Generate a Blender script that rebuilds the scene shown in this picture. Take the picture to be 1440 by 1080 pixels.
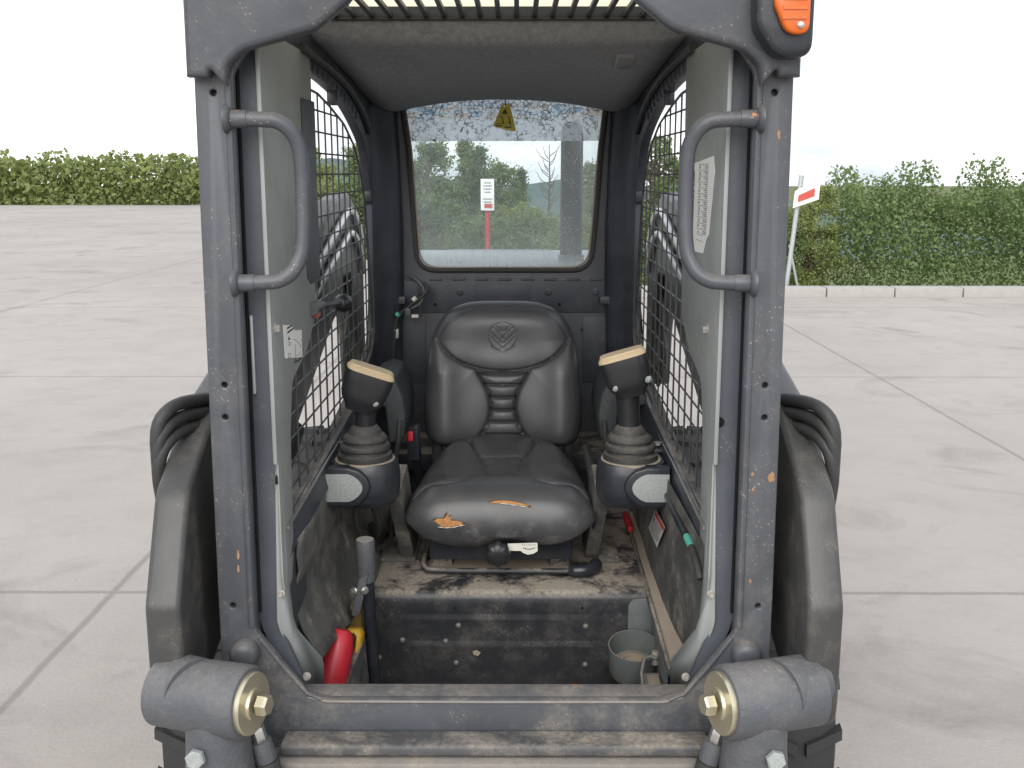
import bpy, bmesh, math, random
import numpy as np
from mathutils import Vector, Matrix
R = math.radians
random.seed(7); rng = np.random.default_rng(7)
SC = bpy.context.scene
for o in list(bpy.data.objects): bpy.data.objects.remove(o)
COL = SC.collection

# ------------------------------------------------------------------ camera, sky, sun, exposure
cam_d = bpy.data.cameras.new('camera'); cam = bpy.data.objects.new('camera', cam_d); COL.objects.link(cam)
cam.location = (0.041, 0, 1.8); cam.rotation_euler = (R(90-11.24), 0, R(0.19))
cam_d.sensor_width = 36; cam_d.lens = 37.5; cam_d.clip_start = .05; cam_d.clip_end = 5000
SC.camera = cam
SUN_EL, SUN_AZ = 32, 188          # azimuth: compass-like, 180 = behind the camera
W = bpy.data.worlds.new('World'); SC.world = W; W.use_nodes = True
nt = W.node_tree; nt.nodes.clear()
out = nt.nodes.new('ShaderNodeOutputWorld'); bg = nt.nodes.new('ShaderNodeBackground')
sky = nt.nodes.new('ShaderNodeTexSky'); sky.sky_type = 'NISHITA'; sky.sun_disc = False
sky.sun_elevation = R(SUN_EL); sky.sun_rotation = R(SUN_AZ)
tc = nt.nodes.new('ShaderNodeTexCoord'); mp = nt.nodes.new('ShaderNodeMapping'); mp.inputs['Scale'].default_value = (1, 1, 3.2)
nz = nt.nodes.new('ShaderNodeTexNoise'); nz.inputs['Scale'].default_value = 2.6; nz.inputs['Detail'].default_value = 7
cr = nt.nodes.new('ShaderNodeValToRGB'); cr.color_ramp.elements[0].position = .36; cr.color_ramp.elements[1].position = .62
cr.color_ramp.elements[0].color = (4.1, 4.6, 5.4, 1); cr.color_ramp.elements[1].color = (10.2, 10.2, 10.3, 1)
mx = nt.nodes.new('ShaderNodeMix'); mx.data_type = 'RGBA'; mx.inputs[0].default_value = .86
L = nt.links.new
L(tc.outputs['Generated'], mp.inputs[0]); L(mp.outputs[0], nz.inputs['Vector']); L(nz.outputs[0], cr.inputs[0])
L(sky.outputs[0], mx.inputs[6]); L(cr.outputs[0], mx.inputs[7]); L(mx.outputs[2], bg.inputs[0]); L(bg.outputs[0], out.inputs[0])
bg.inputs[1].default_value = .1
sd = bpy.data.lights.new('sun', 'SUN'); sd.energy = 1.5; sd.angle = R(50); sd.color = (1, .97, .92)
so = bpy.data.objects.new('sun', sd); COL.objects.link(so)
so.rotation_euler = (R(90-SUN_EL), 0, R(180-SUN_AZ))
SC.view_settings.view_transform = 'Standard'; SC.view_settings.look = 'None'
SC.view_settings.gamma = 1; SC.view_settings.exposure = .85
SC.render.engine = 'CYCLES'
SC.cycles.max_bounces = 8; SC.cycles.diffuse_bounces = 5; SC.cycles.transparent_max_bounces = 10

# ------------------------------------------------------------------ material helpers
class NB:
    def __init__(s, name):
        s.m = bpy.data.materials.new(name); s.m.use_nodes = True; s.t = s.m.node_tree; s.t.nodes.clear()
        s.out = s.n('ShaderNodeOutputMaterial'); s.tc = s.n('ShaderNodeTexCoord')
    def n(s, k, **kw):
        o = s.t.nodes.new(k)
        for a, b in kw.items(): setattr(o, a, b)
        return o
    def put(s, sock, v):
        if isinstance(v, bpy.types.NodeSocket): s.t.links.new(v, sock)
        elif v is not None: sock.default_value = v
    def mapv(s, scale=(1,1,1), rot=(0,0,0)):
        m = s.n('ShaderNodeMapping'); m.vector_type = 'TEXTURE'; scale = tuple(1/q for q in scale); s.put(m.inputs[0], s.tc.outputs['Object'])
        m.inputs['Scale'].default_value = scale; m.inputs['Rotation'].default_value = rot; return m.outputs[0]
    def noise(s, scale, detail=5, vec=None, rough=.6, dist=0):
        o = s.n('ShaderNodeTexNoise'); o.inputs['Scale'].default_value = scale; o.inputs['Detail'].default_value = detail
        o.inputs['Roughness'].default_value = rough; o.inputs['Distortion'].default_value = dist
        s.put(o.inputs['Vector'], vec if vec else s.tc.outputs['Object']); return o.outputs[0]
    def vor(s, scale, feature='F1', vec=None):
        o = s.n('ShaderNodeTexVoronoi'); o.feature = feature; o.inputs['Scale'].default_value = scale
        s.put(o.inputs['Vector'], vec if vec else s.tc.outputs['Object']); return o.outputs['Distance']
    def rng(s, v, a, b, c=0., d=1.):
        o = s.n('ShaderNodeMapRange'); o.clamp = True; s.put(o.inputs[0], v)
        for i, q in enumerate((a, b, c, d)): s.put(o.inputs[i+1], q)
        return o.outputs[0]
    def math(s, op, a, b=0., clamp=False):
        o = s.n('ShaderNodeMath', operation=op, use_clamp=clamp); s.put(o.inputs[0], a); s.put(o.inputs[1], b); return o.outputs[0]
    def mix(s, f, a, b):
        o = s.n('ShaderNodeMix', data_type='RGBA'); s.put(o.inputs[0], f)
        s.put(o.inputs[6], a if isinstance(a, bpy.types.NodeSocket) else (*a, 1)); s.put(o.inputs[7], b if isinstance(b, bpy.types.NodeSocket) else (*b, 1)); return o.outputs[2]
    def bump(s, h, strength=.3, dist=.002):
        o = s.n('ShaderNodeBump'); o.inputs['Strength'].default_value = strength; o.inputs['Distance'].default_value = dist
        s.put(o.inputs['Height'], h); return o.outputs[0]
    def sep(s, v):
        o = s.n('ShaderNodeSeparateXYZ'); s.put(o.inputs[0], v); return o.outputs
    def bsdf(s, col, rough=.5, metal=0., normal=None, spec=.5, **kw):
        o = s.n('ShaderNodeBsdfPrincipled')
        s.put(o.inputs['Base Color'], col if isinstance(col, bpy.types.NodeSocket) else (*col, 1))
        s.put(o.inputs['Roughness'], rough); s.put(o.inputs['Metallic'], metal); s.put(o.inputs['Specular IOR Level'], spec)
        if normal: s.put(o.inputs['Normal'], normal)
        for k, v in kw.items(): s.put(o.inputs[k], v)
        return o.outputs[0]
    def end(s, sh): s.put(s.out.inputs[0], sh); return s.m

DUST = (.325, .283, .235)
def paint(name, base, rough=.42, dust=.25, up=.35, speck=.5, scratch=.35, rust=0., metal=0., bump=.12, dcol=DUST, lowdirt=0., spec=.45, upsharp=(.34, .58)):
    """worn painted metal / moulded plastic: blotchy tone, dust film and patches, mud specks, scratches, rust chips"""
    b = NB(name)
    big = b.noise(2.3, 3); mid = b.noise(10, 6, rough=.72); fine = b.noise(95, 3, rough=.7)
    c = b.mix(b.rng(big, .3, .72), tuple(x*.80 for x in base), tuple(min(1, x*1.22) for x in base))
    pat = b.math('MULTIPLY', b.rng(mid, .47, .76), dust*1.5)
    un = b.noise(6.5, 8, rough=.74, dist=.4) if (up >= .3 or lowdirt) else None
    if up >= .3:
        nz_ = b.sep(b.n('ShaderNodeNewGeometry').outputs['Normal'])[2]
        upm = b.math('MULTIPLY', b.rng(nz_, .25, .95), up)
        pat = b.math('ADD', pat, b.math('MULTIPLY', upm, b.rng(un, *upsharp)))
    if lowdirt:
        zz = b.sep(b.tc.outputs['Object'])[2]
        pat = b.math('ADD', pat, b.math('MULTIPLY', b.rng(zz, 1.15, .6), b.math('MULTIPLY', b.rng(un, .50, .66), lowdirt)))
    pat = b.math('MULTIPLY', pat, b.rng(fine, .25, .6, .5, 1.), clamp=True)
    c = b.mix(pat, c, b.mix(fine, tuple(x*.65 for x in dcol), tuple(x*1.2 for x in dcol)))
    if speck:
        sp = b.math('MULTIPLY', b.rng(b.vor(105), .19, .12), b.rng(mid, .50, .64)); sp = b.math('MULTIPLY', sp, speck)
        c = b.mix(sp, c, (.42, .38, .33))
    if scratch:
        tot = None
        for rot, sc_ in (((.55, .75, .4), (22, 22, 520)), ((1.2, -.6, .5), (420, 30, 26)), ((-.5, .9, 2.1), (30, 460, 26))):
            n_ = b.noise(1.0, 1, vec=b.mapv(sc_, rot), rough=.4)
            s_ = b.rng(n_, .72, .80)
            tot = s_ if tot is None else b.math('MAXIMUM', tot, s_)
        tot = b.math('MULTIPLY', tot, b.rng(mid, .50, .62))
        c = b.mix(b.math('MULTIPLY', tot, scratch), c, (.36, .36, .36))
    rg = b.rng(mid, .3, .7, rough-.07, rough+.1)
    rg = b.math('ADD', rg, b.math('MULTIPLY', pat, .35), clamp=True)
    if rust:
        rn = b.rng(b.noise(15, 5, rough=.68), .70-.06*rust, .715-.06*rust)
        c = b.mix(rn, c, b.mix(fine, (.28, .10, .03), (.55, .27, .12)))
    return b.end(b.bsdf(c, rg, metal, b.bump(fine, bump, .003), spec))

def simple(name, col, rough=.5, metal=0., var=.15, scale=30, bump=.05, spec=.5):
    b = NB(name); n_ = b.noise(scale, 5)
    c = b.mix(n_, tuple(x*(1-var) for x in col), tuple(min(1, x*(1+var)) for x in col))
    return b.end(b.bsdf(c, b.rng(n_, .3, .7, max(0, rough-.06), min(1, rough+.08)), metal, b.bump(n_, bump, .002), spec))

M = {}
M['frame'] = paint('frame_paint', (.066, .071, .081), .38, dust=.10, up=.35, speck=.8, scratch=.5, rust=.22, lowdirt=.45)
M['inner'] = paint('inner_paint', (.043, .048, .060), .42, dust=.08, up=.6, speck=.3, scratch=.3, lowdirt=.2)
M['jamb'] = paint('jamb_paint', (.082, .090, .108), .34, dust=.05, up=.2, speck=.45, scratch=.25)
M['panel'] = paint('grey_panel', (.27, .285, .278), .46, dust=.04, up=.1, speck=.3, scratch=.22, bump=.08)
M['plastic'] = paint('black_plastic', (.019, .022, .028), .30, dust=.04, up=.0, speck=.3, scratch=.12, bump=.06)
M['grip'] = paint('grip_plastic', (.020, .021, .024), .33, dust=.02, up=.0, speck=0, scratch=.06, bump=.06)
M['armrest'] = paint('armrest_plastic', (.040, .046, .050), .5, dust=.08, up=.2, speck=.2, scratch=.3)
M['floor'] = paint('pedestal_metal', (.026, .028, .033), .40, dust=.13, up=1.25, speck=.5, scratch=.5, upsharp=(.43, .55), lowdirt=.12)
M['liner'] = paint('side_liner', (.075, .076, .072), .75, dust=.4, up=.7, speck=.4, scratch=.08, lowdirt=1.2, bump=.5)
M['dusty'] = paint('dusty_trim', (.30, .25, .195), .9, dust=.6, up=.2, speck=.2, scratch=0, bump=.6)
M['ledge'] = paint('dusty_ledge', (.065, .065, .068), .6, dust=.55, up=.9, speck=.6, scratch=.6, rust=.15, bump=.4, upsharp=(.42, .64))
M['sill'] = paint('sill_scuffed', (.085, .088, .095), .45, dust=.35, up=.5, speck=.9, scratch=.7, rust=.5)
M['chipped'] = paint('chipped_edge', (.20, .185, .17), .7, dust=.7, up=.4, speck=.6, scratch=.6, rust=.5, bump=.4)
M['greybin'] = paint('grey_bin', (.12, .135, .135), .5, dust=.18, up=.6, speck=.2, scratch=.15)
M['arm'] = paint('arm_paint', (.050, .049, .047), .4, dust=.15, up=.2, speck=.3, scratch=.3)
M['casting'] = paint('casting_paint', (.085, .09, .10), .5, dust=.12, up=.3, speck=.3, scratch=.3, bump=.8)
M['wire'] = simple('wire_black', (.05, .052, .05), .45, 0, .3, 60)
M['rubber'] = simple('rubber', (.035, .035, .034), .6, 0, .3, 40, .1)
M['boot'] = paint('boot_rubber', (.030, .030, .030), .55, dust=.10, up=.3, speck=.1, scratch=0)
M['hole'] = simple('hole_black', (.004, .004, .004), .9)
M['zinc'] = simple('zinc', (.55, .55, .52), .35, .9, .2, 80)
M['zincy'] = paint('yellow_zinc', (.62, .57, .42), .34, dust=.12, up=.1, speck=.1, scratch=.2, metal=.85, bump=.1)
M['steel'] = simple('tube_steel', (.62, .62, .60), .35, .6, .15, 20)
M['dirtybolt'] = simple('dirty_bolt', (.40, .37, .33), .55, .3, .3, 120, .3)
M['rivet'] = simple('rivet_dull', (.17, .165, .155), .5, .3, .3, 120, .3)
M['beige'] = simple('beige_plastic', (.50, .39, .24), .5, 0, .1, 50)
M['lightgrey'] = simple('dusted_grey', (.30, .32, .31), .6, 0, .4, 160, .1)
M['red'] = simple('red_plastic', (.48, .022, .035), .38, 0, .15, 30)
M['yellow'] = simple('yellow_plastic', (.55, .32, .03), .5, 0, .3, 30)
M['yellowdark'] = paint('dusty_yellow', (.22, .14, .03), .6, dust=.3)
M['white'] = simple('sticker_white', (.84, .83, .80), .45, 0, .05, 60)
M['label'] = simple('sticker_cream', (.62, .60, .54), .5, 0, .1, 40)
M['ink'] = simple('ink', (.04, .04, .045), .6)
M['inkgrey'] = simple('ink_grey', (.22, .22, .23), .6)
M['inkred'] = simple('ink_red', (.5, .07, .05), .5)
M['tag'] = simple('tag_yellow', (.50, .42, .02), .35, 0, .12, 60)
M['tagred'] = simple('tag_pink', (.6, .3, .28), .5)
M['foam'] = simple('torn_foam', (.42, .205, .075), .9, 0, .6, 75, 1.0)
M['tearshade'] = simple('tear_edge_shade', (.075, .058, .045), .9, 0, .2, 200, .3)  # dark brown that paints recess shadow around the torn foam
M['green'] = simple('green_cap', (.10, .42, .32), .5, 0, .2, 40)
M['galv'] = simple('galvanised', (.42, .44, .45), .45, .4, .15, 20)
M['rustchip'] = simple('rust_chip', (.30, .165, .085), .8, 0, .6, 160, .4)
M['hood'] = paint('hood_paint', (.45, .46, .46), .4, dust=.12, up=.2, speck=.2, scratch=.1)
M['exhaust'] = paint('exhaust_paint', (.035, .04, .052), .5, dust=.15, up=.2, scratch=.2, speck=.2)
M['tyre'] = simple('tyre_rubber', (.03, .03, .03), .8, 0, .3, 30, .3)
M['dome'] = simple('dome_lens', (.24, .24, .235), .3, 0, .1, 120)
M['bark'] = simple('bark', (.12, .095, .07), .9, 0, .4, 20, .5)
M['concrete'] = simple('kerb_concrete', (.36, .35, .33), .85, 0, .2, 10, .3)

def m_vinyl():
    b = NB('seat_vinyl')
    big = b.noise(5, 5); f = b.noise(420, 4)
    c = b.mix(b.rng(big, .35, .68), (.046, .047, .051), (.064, .064, .067))
    xyz = b.sep(b.tc.outputs['Object'])
    # grey scuffing along the front lip
    sc = b.math('MULTIPLY', b.rng(xyz[2], .93, .83), b.rng(xyz[1], 2.85, 2.76))
    sc = b.math('MULTIPLY', sc, b.rng(b.noise(22, 9, rough=.78), .50, .66))
    dx = b.math('MULTIPLY', b.rng(b.math('ABSOLUTE', b.math('SUBTRACT', xyz[0], .005)), .06, .0), b.rng(b.math('ABSOLUTE', b.math('SUBTRACT', xyz[2], .895)), .04, .0))
    sc = b.math('MAXIMUM', sc, b.math('MULTIPLY', dx, b.rng(b.noise(50, 8, rough=.75), .4, .62)))
    c = b.mix(b.math('MULTIPLY', sc, .42), c, (.24, .23, .22))
    d = b.rng(b.noise(3.3, 8, rough=.7), .5, .75)
    c = b.mix(b.math('MULTIPLY', d, .22), c, (.16, .14, .12))
    v = b.vor(95); sp = b.math('MULTIPLY', b.rng(v, .14, .09), b.rng(b.noise(11, 3), .55, .7))
    c = b.mix(b.math('MULTIPLY', sp, .5), c, (.4, .36, .3))
    rg = b.math('ADD', b.rng(big, .3, .7, .32, .42), b.math('MULTIPLY', sc, .3))
    return b.end(b.bsdf(c, rg, 0, b.bump(f, .12, .0015), .55))
M['vinyl'] = m_vinyl()

def m_felt():
    b = NB('headliner_felt'); f = b.noise(420, 3, rough=.8); g = b.noise(70, 4, rough=.7); big = b.noise(4, 5)
    c = b.mix(b.rng(g, .3, .7), (.25, .257, .268), (.38, .388, .40)); c = b.mix(b.math('MULTIPLY', b.rng(big, .45, .7), .4), c, (.27, .27, .27))
    c = b.mix(b.math('MULTIPLY', b.rng(f, .45, .75), .5), c, (.06, .06, .06))
    s_ = b.bsdf(c, .95, 0, b.bump(f, .8, .004), .1); return b.end(s_)
M['felt'] = m_felt()

def m_glass():
    b = NB('dirty_glass')
    xyz = b.sep(b.tc.outputs['Object'])
    streak = b.noise(1., 6, vec=b.mapv((55, 1, 5)), rough=.65)
    film = b.rng(b.noise(4, 6), .3, .75, .05, .16)
    low = b.math('MULTIPLY', b.rng(xyz[2], 1.72, 1.46), .26)
    side = b.math('MULTIPLY', b.rng(b.math('ABSOLUTE', xyz[0]), .19, .34), .22)
    dirt = b.math('ADD', film, b.math('MULTIPLY', b.math('MAXIMUM', low, side), b.rng(streak, .3, .65, .7, 1.05)))
    v = b.vor(150); sp = b.math('MULTIPLY', b.rng(v, .24, .13), b.rng(b.noise(16, 5), .42, .58))
    v2 = b.vor(70); sp2 = b.math('MULTIPLY', b.rng(v2, .13, .07), b.rng(b.noise(9, 4), .5, .62))
    dirt = b.math('MAXIMUM', dirt, b.math('MULTIPLY', b.math('MAXIMUM', sp, sp2), .8), clamp=True)
    tr = b.n('ShaderNodeBsdfTransparent'); tr.inputs[0].default_value = (.90, .95, .96, 1)
    df = b.n('ShaderNodeBsdfDiffuse'); df.inputs[0].default_value = (.62, .63, .60, 1)
    tl = b.n('ShaderNodeBsdfTranslucent'); tl.inputs[0].default_value = (.70, .71, .68, 1)
    a = b.n('ShaderNodeMixShader'); a.inputs[0].default_value = .5; b.put(a.inputs[1], df.outputs[0]); b.put(a.inputs[2], tl.outputs[0])
    m_ = b.n('ShaderNodeMixShader'); b.put(m_.inputs[0], dirt); b.put(m_.inputs[1], tr.outputs[0]); b.put(m_.inputs[2], a.outputs[0])
    gl = b.n('ShaderNodeBsdfGlossy'); gl.inputs['Roughness'].default_value = .05
    fr = b.n('ShaderNodeFresnel'); fr.inputs[0].default_value = 1.4
    g = b.n('ShaderNodeMixShader'); b.put(g.inputs[0], b.math('MULTIPLY', fr.outputs[0], .6)); b.put(g.inputs[1], m_.outputs[0]); b.put(g.inputs[2], gl.outputs[0])
    return b.end(g.outputs[0])
M['glass'] = m_glass()

def m_film():
    b = NB('cracked_sun_film')
    vec0 = b.mapv((1, 1, 1.15)); n_ = b.n('ShaderNodeTexNoise'); n_.inputs['Scale'].default_value = 60
    b.put(n_.inputs['Vector'], vec0)
    vm = b.n('ShaderNodeVectorMath', operation='MULTIPLY_ADD'); b.put(vm.inputs[0], n_.outputs[1]); vm.inputs[1].default_value = (.012, .012, .012); b.put(vm.inputs[2], vec0)
    xyz = b.sep(b.tc.outputs['Object'])
    e1 = b.vor(58, 'DISTANCE_TO_EDGE', vm.outputs[0]); e2 = b.vor(125, 'DISTANCE_TO_EDGE', vm.outputs[0])
    hi = b.rng(xyz[2], 1.94, 2.03)
    k1 = b.math('MULTIPLY', b.rng(e1, .050, .018), b.rng(b.math('ADD', b.noise(34, 4), b.math('MULTIPLY', hi, .14)), .50, .58))
    k2 = b.math('MULTIPLY', b.rng(e2, .05, .02), b.rng(b.math('ADD', b.noise(60, 3), b.math('MULTIPLY', hi, .06)), .58, .64))
    dots = b.math('MULTIPLY', b.rng(b.vor(170), .24, .16), b.rng(b.noise(30, 3), .50, .62))
    k = b.math('MAXIMUM', b.math('MAXIMUM', k1, k2), dots, clamp=True)
    c = b.mix(b.noise(14, 6), (.90, .90, .91), (.96, .96, .96))
    band = b.math('MULTIPLY', b.rng(xyz[2], 1.975, 1.995), b.rng(xyz[2], 2.04, 2.02))
    sm = b.noise(1., 5, vec=b.mapv((13, 1, 42)))
    c = b.mix(b.math('MULTIPLY', b.math('MULTIPLY', band, b.rng(sm, .5, .58)), .75), c, (.72, .50, .30))
    c = b.mix(b.math('MULTIPLY', b.math('MULTIPLY', band, b.rng(sm, .47, .40)), .7), c, (.36, .62, .82))
    tl = b.n('ShaderNodeBsdfTranslucent'); b.put(tl.inputs[0], c)
    df = b.n('ShaderNodeBsdfDiffuse'); b.put(df.inputs[0], c)
    tr = b.n('ShaderNodeBsdfTransparent'); tr.inputs[0].default_value = (.95, .95, .97, 1)
    a = b.n('ShaderNodeMixShader'); a.inputs[0].default_value = .2; b.put(a.inputs[1], tl.outputs[0]); b.put(a.inputs[2], df.outputs[0])
    t = b.n('ShaderNodeMixShader'); t.inputs[0].default_value = .46; b.put(t.inputs[1], a.outputs[0]); b.put(t.inputs[2], tr.outputs[0])
    dk = b.n('ShaderNodeBsdfDiffuse'); dk.inputs[0].default_value = (.05, .055, .06, 1)
    f = b.n('ShaderNodeMixShader'); b.put(f.inputs[0], b.math('MULTIPLY', k, .88)); b.put(f.inputs[1], t.outputs[0]); b.put(f.inputs[2], dk.outputs[0])
    return b.end(f.outputs[0])
M['film'] = m_film()

def m_cream():
    b = NB('cream_roof_pane'); n_ = b.noise(6, 6)
    c = b.mix(n_, (.86, .78, .54), (.92, .86, .66))
    tl = b.n('ShaderNodeBsdfTranslucent'); b.put(tl.inputs[0], c)
    df = b.n('ShaderNodeBsdfDiffuse'); b.put(df.inputs[0], c)
    a = b.n('ShaderNodeMixShader'); a.inputs[0].default_value = .2; b.put(a.inputs[1], tl.outputs[0]); b.put(a.inputs[2], df.outputs[0])
    return b.end(a.outputs[0])
M['cream'] = m_cream()

def m_lamp():
    b = NB('amber_lens'); c = b.mix(b.noise(30, 3), (.72, .12, .01), (.85, .19, .02))
    return b.end(b.bsdf(c, .18, 0, None, .6, **{'Transmission Weight': .25}))
M['amber'] = m_lamp()

def m_ground():
    b = NB('yard_concrete'); big = b.noise(.25, 6); mid = b.noise(2.2, 7, rough=.7); f = b.noise(45, 5)
    c = b.mix(b.rng(big, .35, .65), (.33, .30, .275), (.40, .365, .335))
    c = b.mix(b.math('MULTIPLY', b.rng(mid, .48, .72), .4), c, (.25, .225, .205)); c = b.mix(b.math('MULTIPLY', f, .25), c, (.44, .41, .38))
    xyz = b.sep(b.tc.outputs['Object']); ln = None
    for k_, ofs in ((0, 1.7), (1, .6)):
        q = b.math('PINGPONG', b.math('ADD', b.math('ADD', xyz[k_], ofs), b.math('MULTIPLY', mid, .03)), 2.5); q = b.rng(q, .022, .008)
        ln = q if ln is None else b.math('MAXIMUM', ln, q)
    c = b.mix(b.math('MULTIPLY', ln, .45), c, (.13, .12, .11))
    st = b.math('MULTIPLY', b.rng(b.noise(.9, 5, dist=1.2), .56, .72), .45); c = b.mix(st, c, (.17, .15, .135))
    return b.end(b.bsdf(c, .9, 0, b.bump(f, .35, .01), .2))
M['yard'] = m_ground()
def m_grass():
    b = NB('bank_grass'); c = b.mix(b.noise(3, 7, rough=.7), (.10, .13, .05), (.20, .20, .11))
    return b.end(b.bsdf(c, .95, 0, b.bump(b.noise(20, 5), .5, .05), .1))
M['grass'] = m_grass()
def m_hill():
    b = NB('wooded_hill'); c = b.mix(b.noise(.06, 8, rough=.75), (.10, .14, .13), (.16, .20, .19))
    return b.end(b.bsdf(c, .95, 0, b.bump(b.noise(.15, 6), 1., 4.), .05))
M['hill'] = m_hill()
def m_leaf(name, a, c_):
    b = NB(name); oi = b.noise(1.7, 4)
    c = b.mix(b.rng(oi, .3, .7), a, c_); c = b.mix(b.math('MULTIPLY', b.rng(b.noise(9, 3), .45, .7), .5), c, tuple(min(1, x*1.7) for x in c_))
    p = b.bsdf(c, .6, 0, None, .3); tl = b.n('ShaderNodeBsdfTranslucent'); b.put(tl.inputs[0], c)
    s_ = b.n('ShaderNodeMixShader'); s_.inputs[0].default_value = .35; b.put(s_.inputs[1], p); b.put(s_.inputs[2], tl.outputs[0])
    return b.end(s_.outputs[0])
M['leafa'] = m_leaf('leaf_mid', (.095, .15, .055), (.19, .255, .10))
M['leafb'] = m_leaf('leaf_light', (.15, .20, .065), (.26, .30, .11))
M['leafc'] = m_leaf('leaf_dark', (.075, .125, .055), (.13, .19, .085))

# ------------------------------------------------------------------ geometry helpers
def lnk(o, parent=None, off=True):
    COL.objects.link(o)
    if parent is not None: o.parent = parent
    return o
class G:
    def __init__(s): s.v = []; s.f = []
    def add(s, v, f):
        n = len(s.v); s.v += [tuple(map(float, p)) for p in v]; s.f += [tuple(i+n for i in q) for q in f]; return s
    def box(s, lo, hi):
        x0, y0, z0 = lo; x1, y1, z1 = hi
        return s.add([(x0,y0,z0),(x1,y0,z0),(x1,y1,z0),(x0,y1,z0),(x0,y0,z1),(x1,y0,z1),(x1,y1,z1),(x0,y1,z1)],
                     [(0,3,2,1),(4,5,6,7),(0,1,5,4),(1,2,6,5),(2,3,7,6),(3,0,4,7)])
    def hexa(s, bot, top):       # two quads, lists of 4 points
        return s.add(list(bot)+list(top), [(0,3,2,1),(4,5,6,7),(0,1,5,4),(1,2,6,5),(2,3,7,6),(3,0,4,7)])
    def tube(s, pts, r, n=10, caps=True, closed=False):
        pts = [Vector(p) for p in pts]; N = len(pts); rr = r if hasattr(r, '__len__') else [r]*N
        rings = []; up = None
        for i, p in enumerate(pts):
            if closed: t = (pts[(i+1) % N]-pts[i-1]).normalized()
            else: t = (pts[min(i+1, N-1)]-pts[max(i-1, 0)]).normalized()
            if up is None:
                up = t.cross(Vector((0,0,1)))
                if up.length < 1e-3: up = t.cross(Vector((1,0,0)))
            up = (up-t*up.dot(t)).normalized(); w = t.cross(up)
            rings.append([p+(up*math.cos(a)+w*math.sin(a))*rr[i] for a in [2*math.pi*k/n for k in range(n)]])
        v = [q for ring in rings for q in ring]; f = []
        for i in range(N if closed else N-1):
            j = (i+1) % N
            for k in range(n): f.append((i*n+k, i*n+(k+1) % n, j*n+(k+1) % n, j*n+k))
        if caps and not closed: f += [tuple(reversed(range(n))), tuple((N-1)*n+k for k in range(n))]
        return s.add(v, f)
    def lathe(s, prof, c, axis=(0,0,1), n=32, sx=1., caps=True):
        """prof: (radius, height) pairs from bottom to top along axis"""
        a = Vector(axis).normalized(); u = a.orthogonal().normalized()
        if abs(a.z) > .99: u = Vector((1,0,0))
        w = a.cross(u); c = Vector(c); v = []; f = []
        for r_, h in prof:
            for k in range(n):
                t = 2*math.pi*k/n; v.append(c+a*h+u*(r_*math.cos(t)*sx)+w*(r_*math.sin(t)))
        for i in range(len(prof)-1):
            for k in range(n): f.append((i*n+k, i*n+(k+1) % n, (i+1)*n+(k+1) % n, (i+1)*n+k))
        if caps: f += [tuple(reversed(range(n))), tuple((len(prof)-1)*n+k for k in range(n))]
        return s.add(v, f)
    def xf(s, m): s.v = [tuple(m @ Vector(p)) for p in s.v]; return s
    def build(s, name, mat, parent=None, bevel=0, seg=2, smooth=35, label=None, kind=None):
        me = bpy.data.meshes.new(name); me.from_pydata(s.v, [], s.f)
        bm = bmesh.new(); bm.from_mesh(me)
        bmesh.ops.recalc_face_normals(bm, faces=bm.faces)
        if bevel:
            ed = [e for e in bm.edges if len(e.link_faces) == 2 and e.calc_face_angle(0) > R(28)]
            bmesh.ops.bevel(bm, geom=ed, offset=bevel, segments=seg, profile=.6, affect='EDGES', clamp_overlap=True)
        bm.to_mesh(me); bm.free()
        if smooth:
            me.shade_smooth(); me.set_sharp_from_angle(angle=R(smooth))
        me.materials.append(M[mat] if isinstance(mat, str) else mat)
        o = bpy.data.objects.new(name, me); lnk(o, parent)
        if label: o['label'] = label
        if kind: o['kind'] = kind
        if parent is not None and parent.type == 'EMPTY': o.location = -parent.matrix_basis.translation if parent.parent is None else Vector((0,0,0))
        return o
def thing(name, label, cat, loc, group=None):
    o = bpy.data.objects.new(name, None); o.location = loc; o.empty_display_size = .1; COL.objects.link(o)
    o['label'] = label; o['category'] = cat
    if group: o['group'] = group
    return o
def node(name, parent, label=None):            # an Empty part that groups sub-parts, world identity
    o = bpy.data.objects.new(name, None); o.empty_display_size = .05; COL.objects.link(o); o.parent = parent
    o.location = -parent.matrix_basis.translation
    if label: o['label'] = label
    return o
def tagm(o, label, cat, group=None):
    o['label'] = label; o['category'] = cat
    if group: o['group'] = group
    return o
def rpoly(pts, n=5):
    """polygon with per-corner radius: (a, b) or (a, b, r)"""
    res = []; N = len(pts)
    for i, p in enumerate(pts):
        c = Vector(p[:2]); r_ = p[2] if len(p) > 2 else 0
        if r_ <= 0: res.append(tuple(c)); continue
        a = Vector(pts[i-1][:2])-c; b = Vector(pts[(i+1) % N][:2])-c
        la, lb = a.length, b.length; a.normalize(); b.normalize()
        half = a.angle(b)/2; d = min(r_/max(math.tan(half), .05), la*.48, lb*.48)
        p0 = c+a*d; p1 = c+b*d
        for k in range(n+1):
            t = k/n; res.append(tuple((1-t)**2*p0+2*t*(1-t)*c+t*t*p1))
    return res
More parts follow.
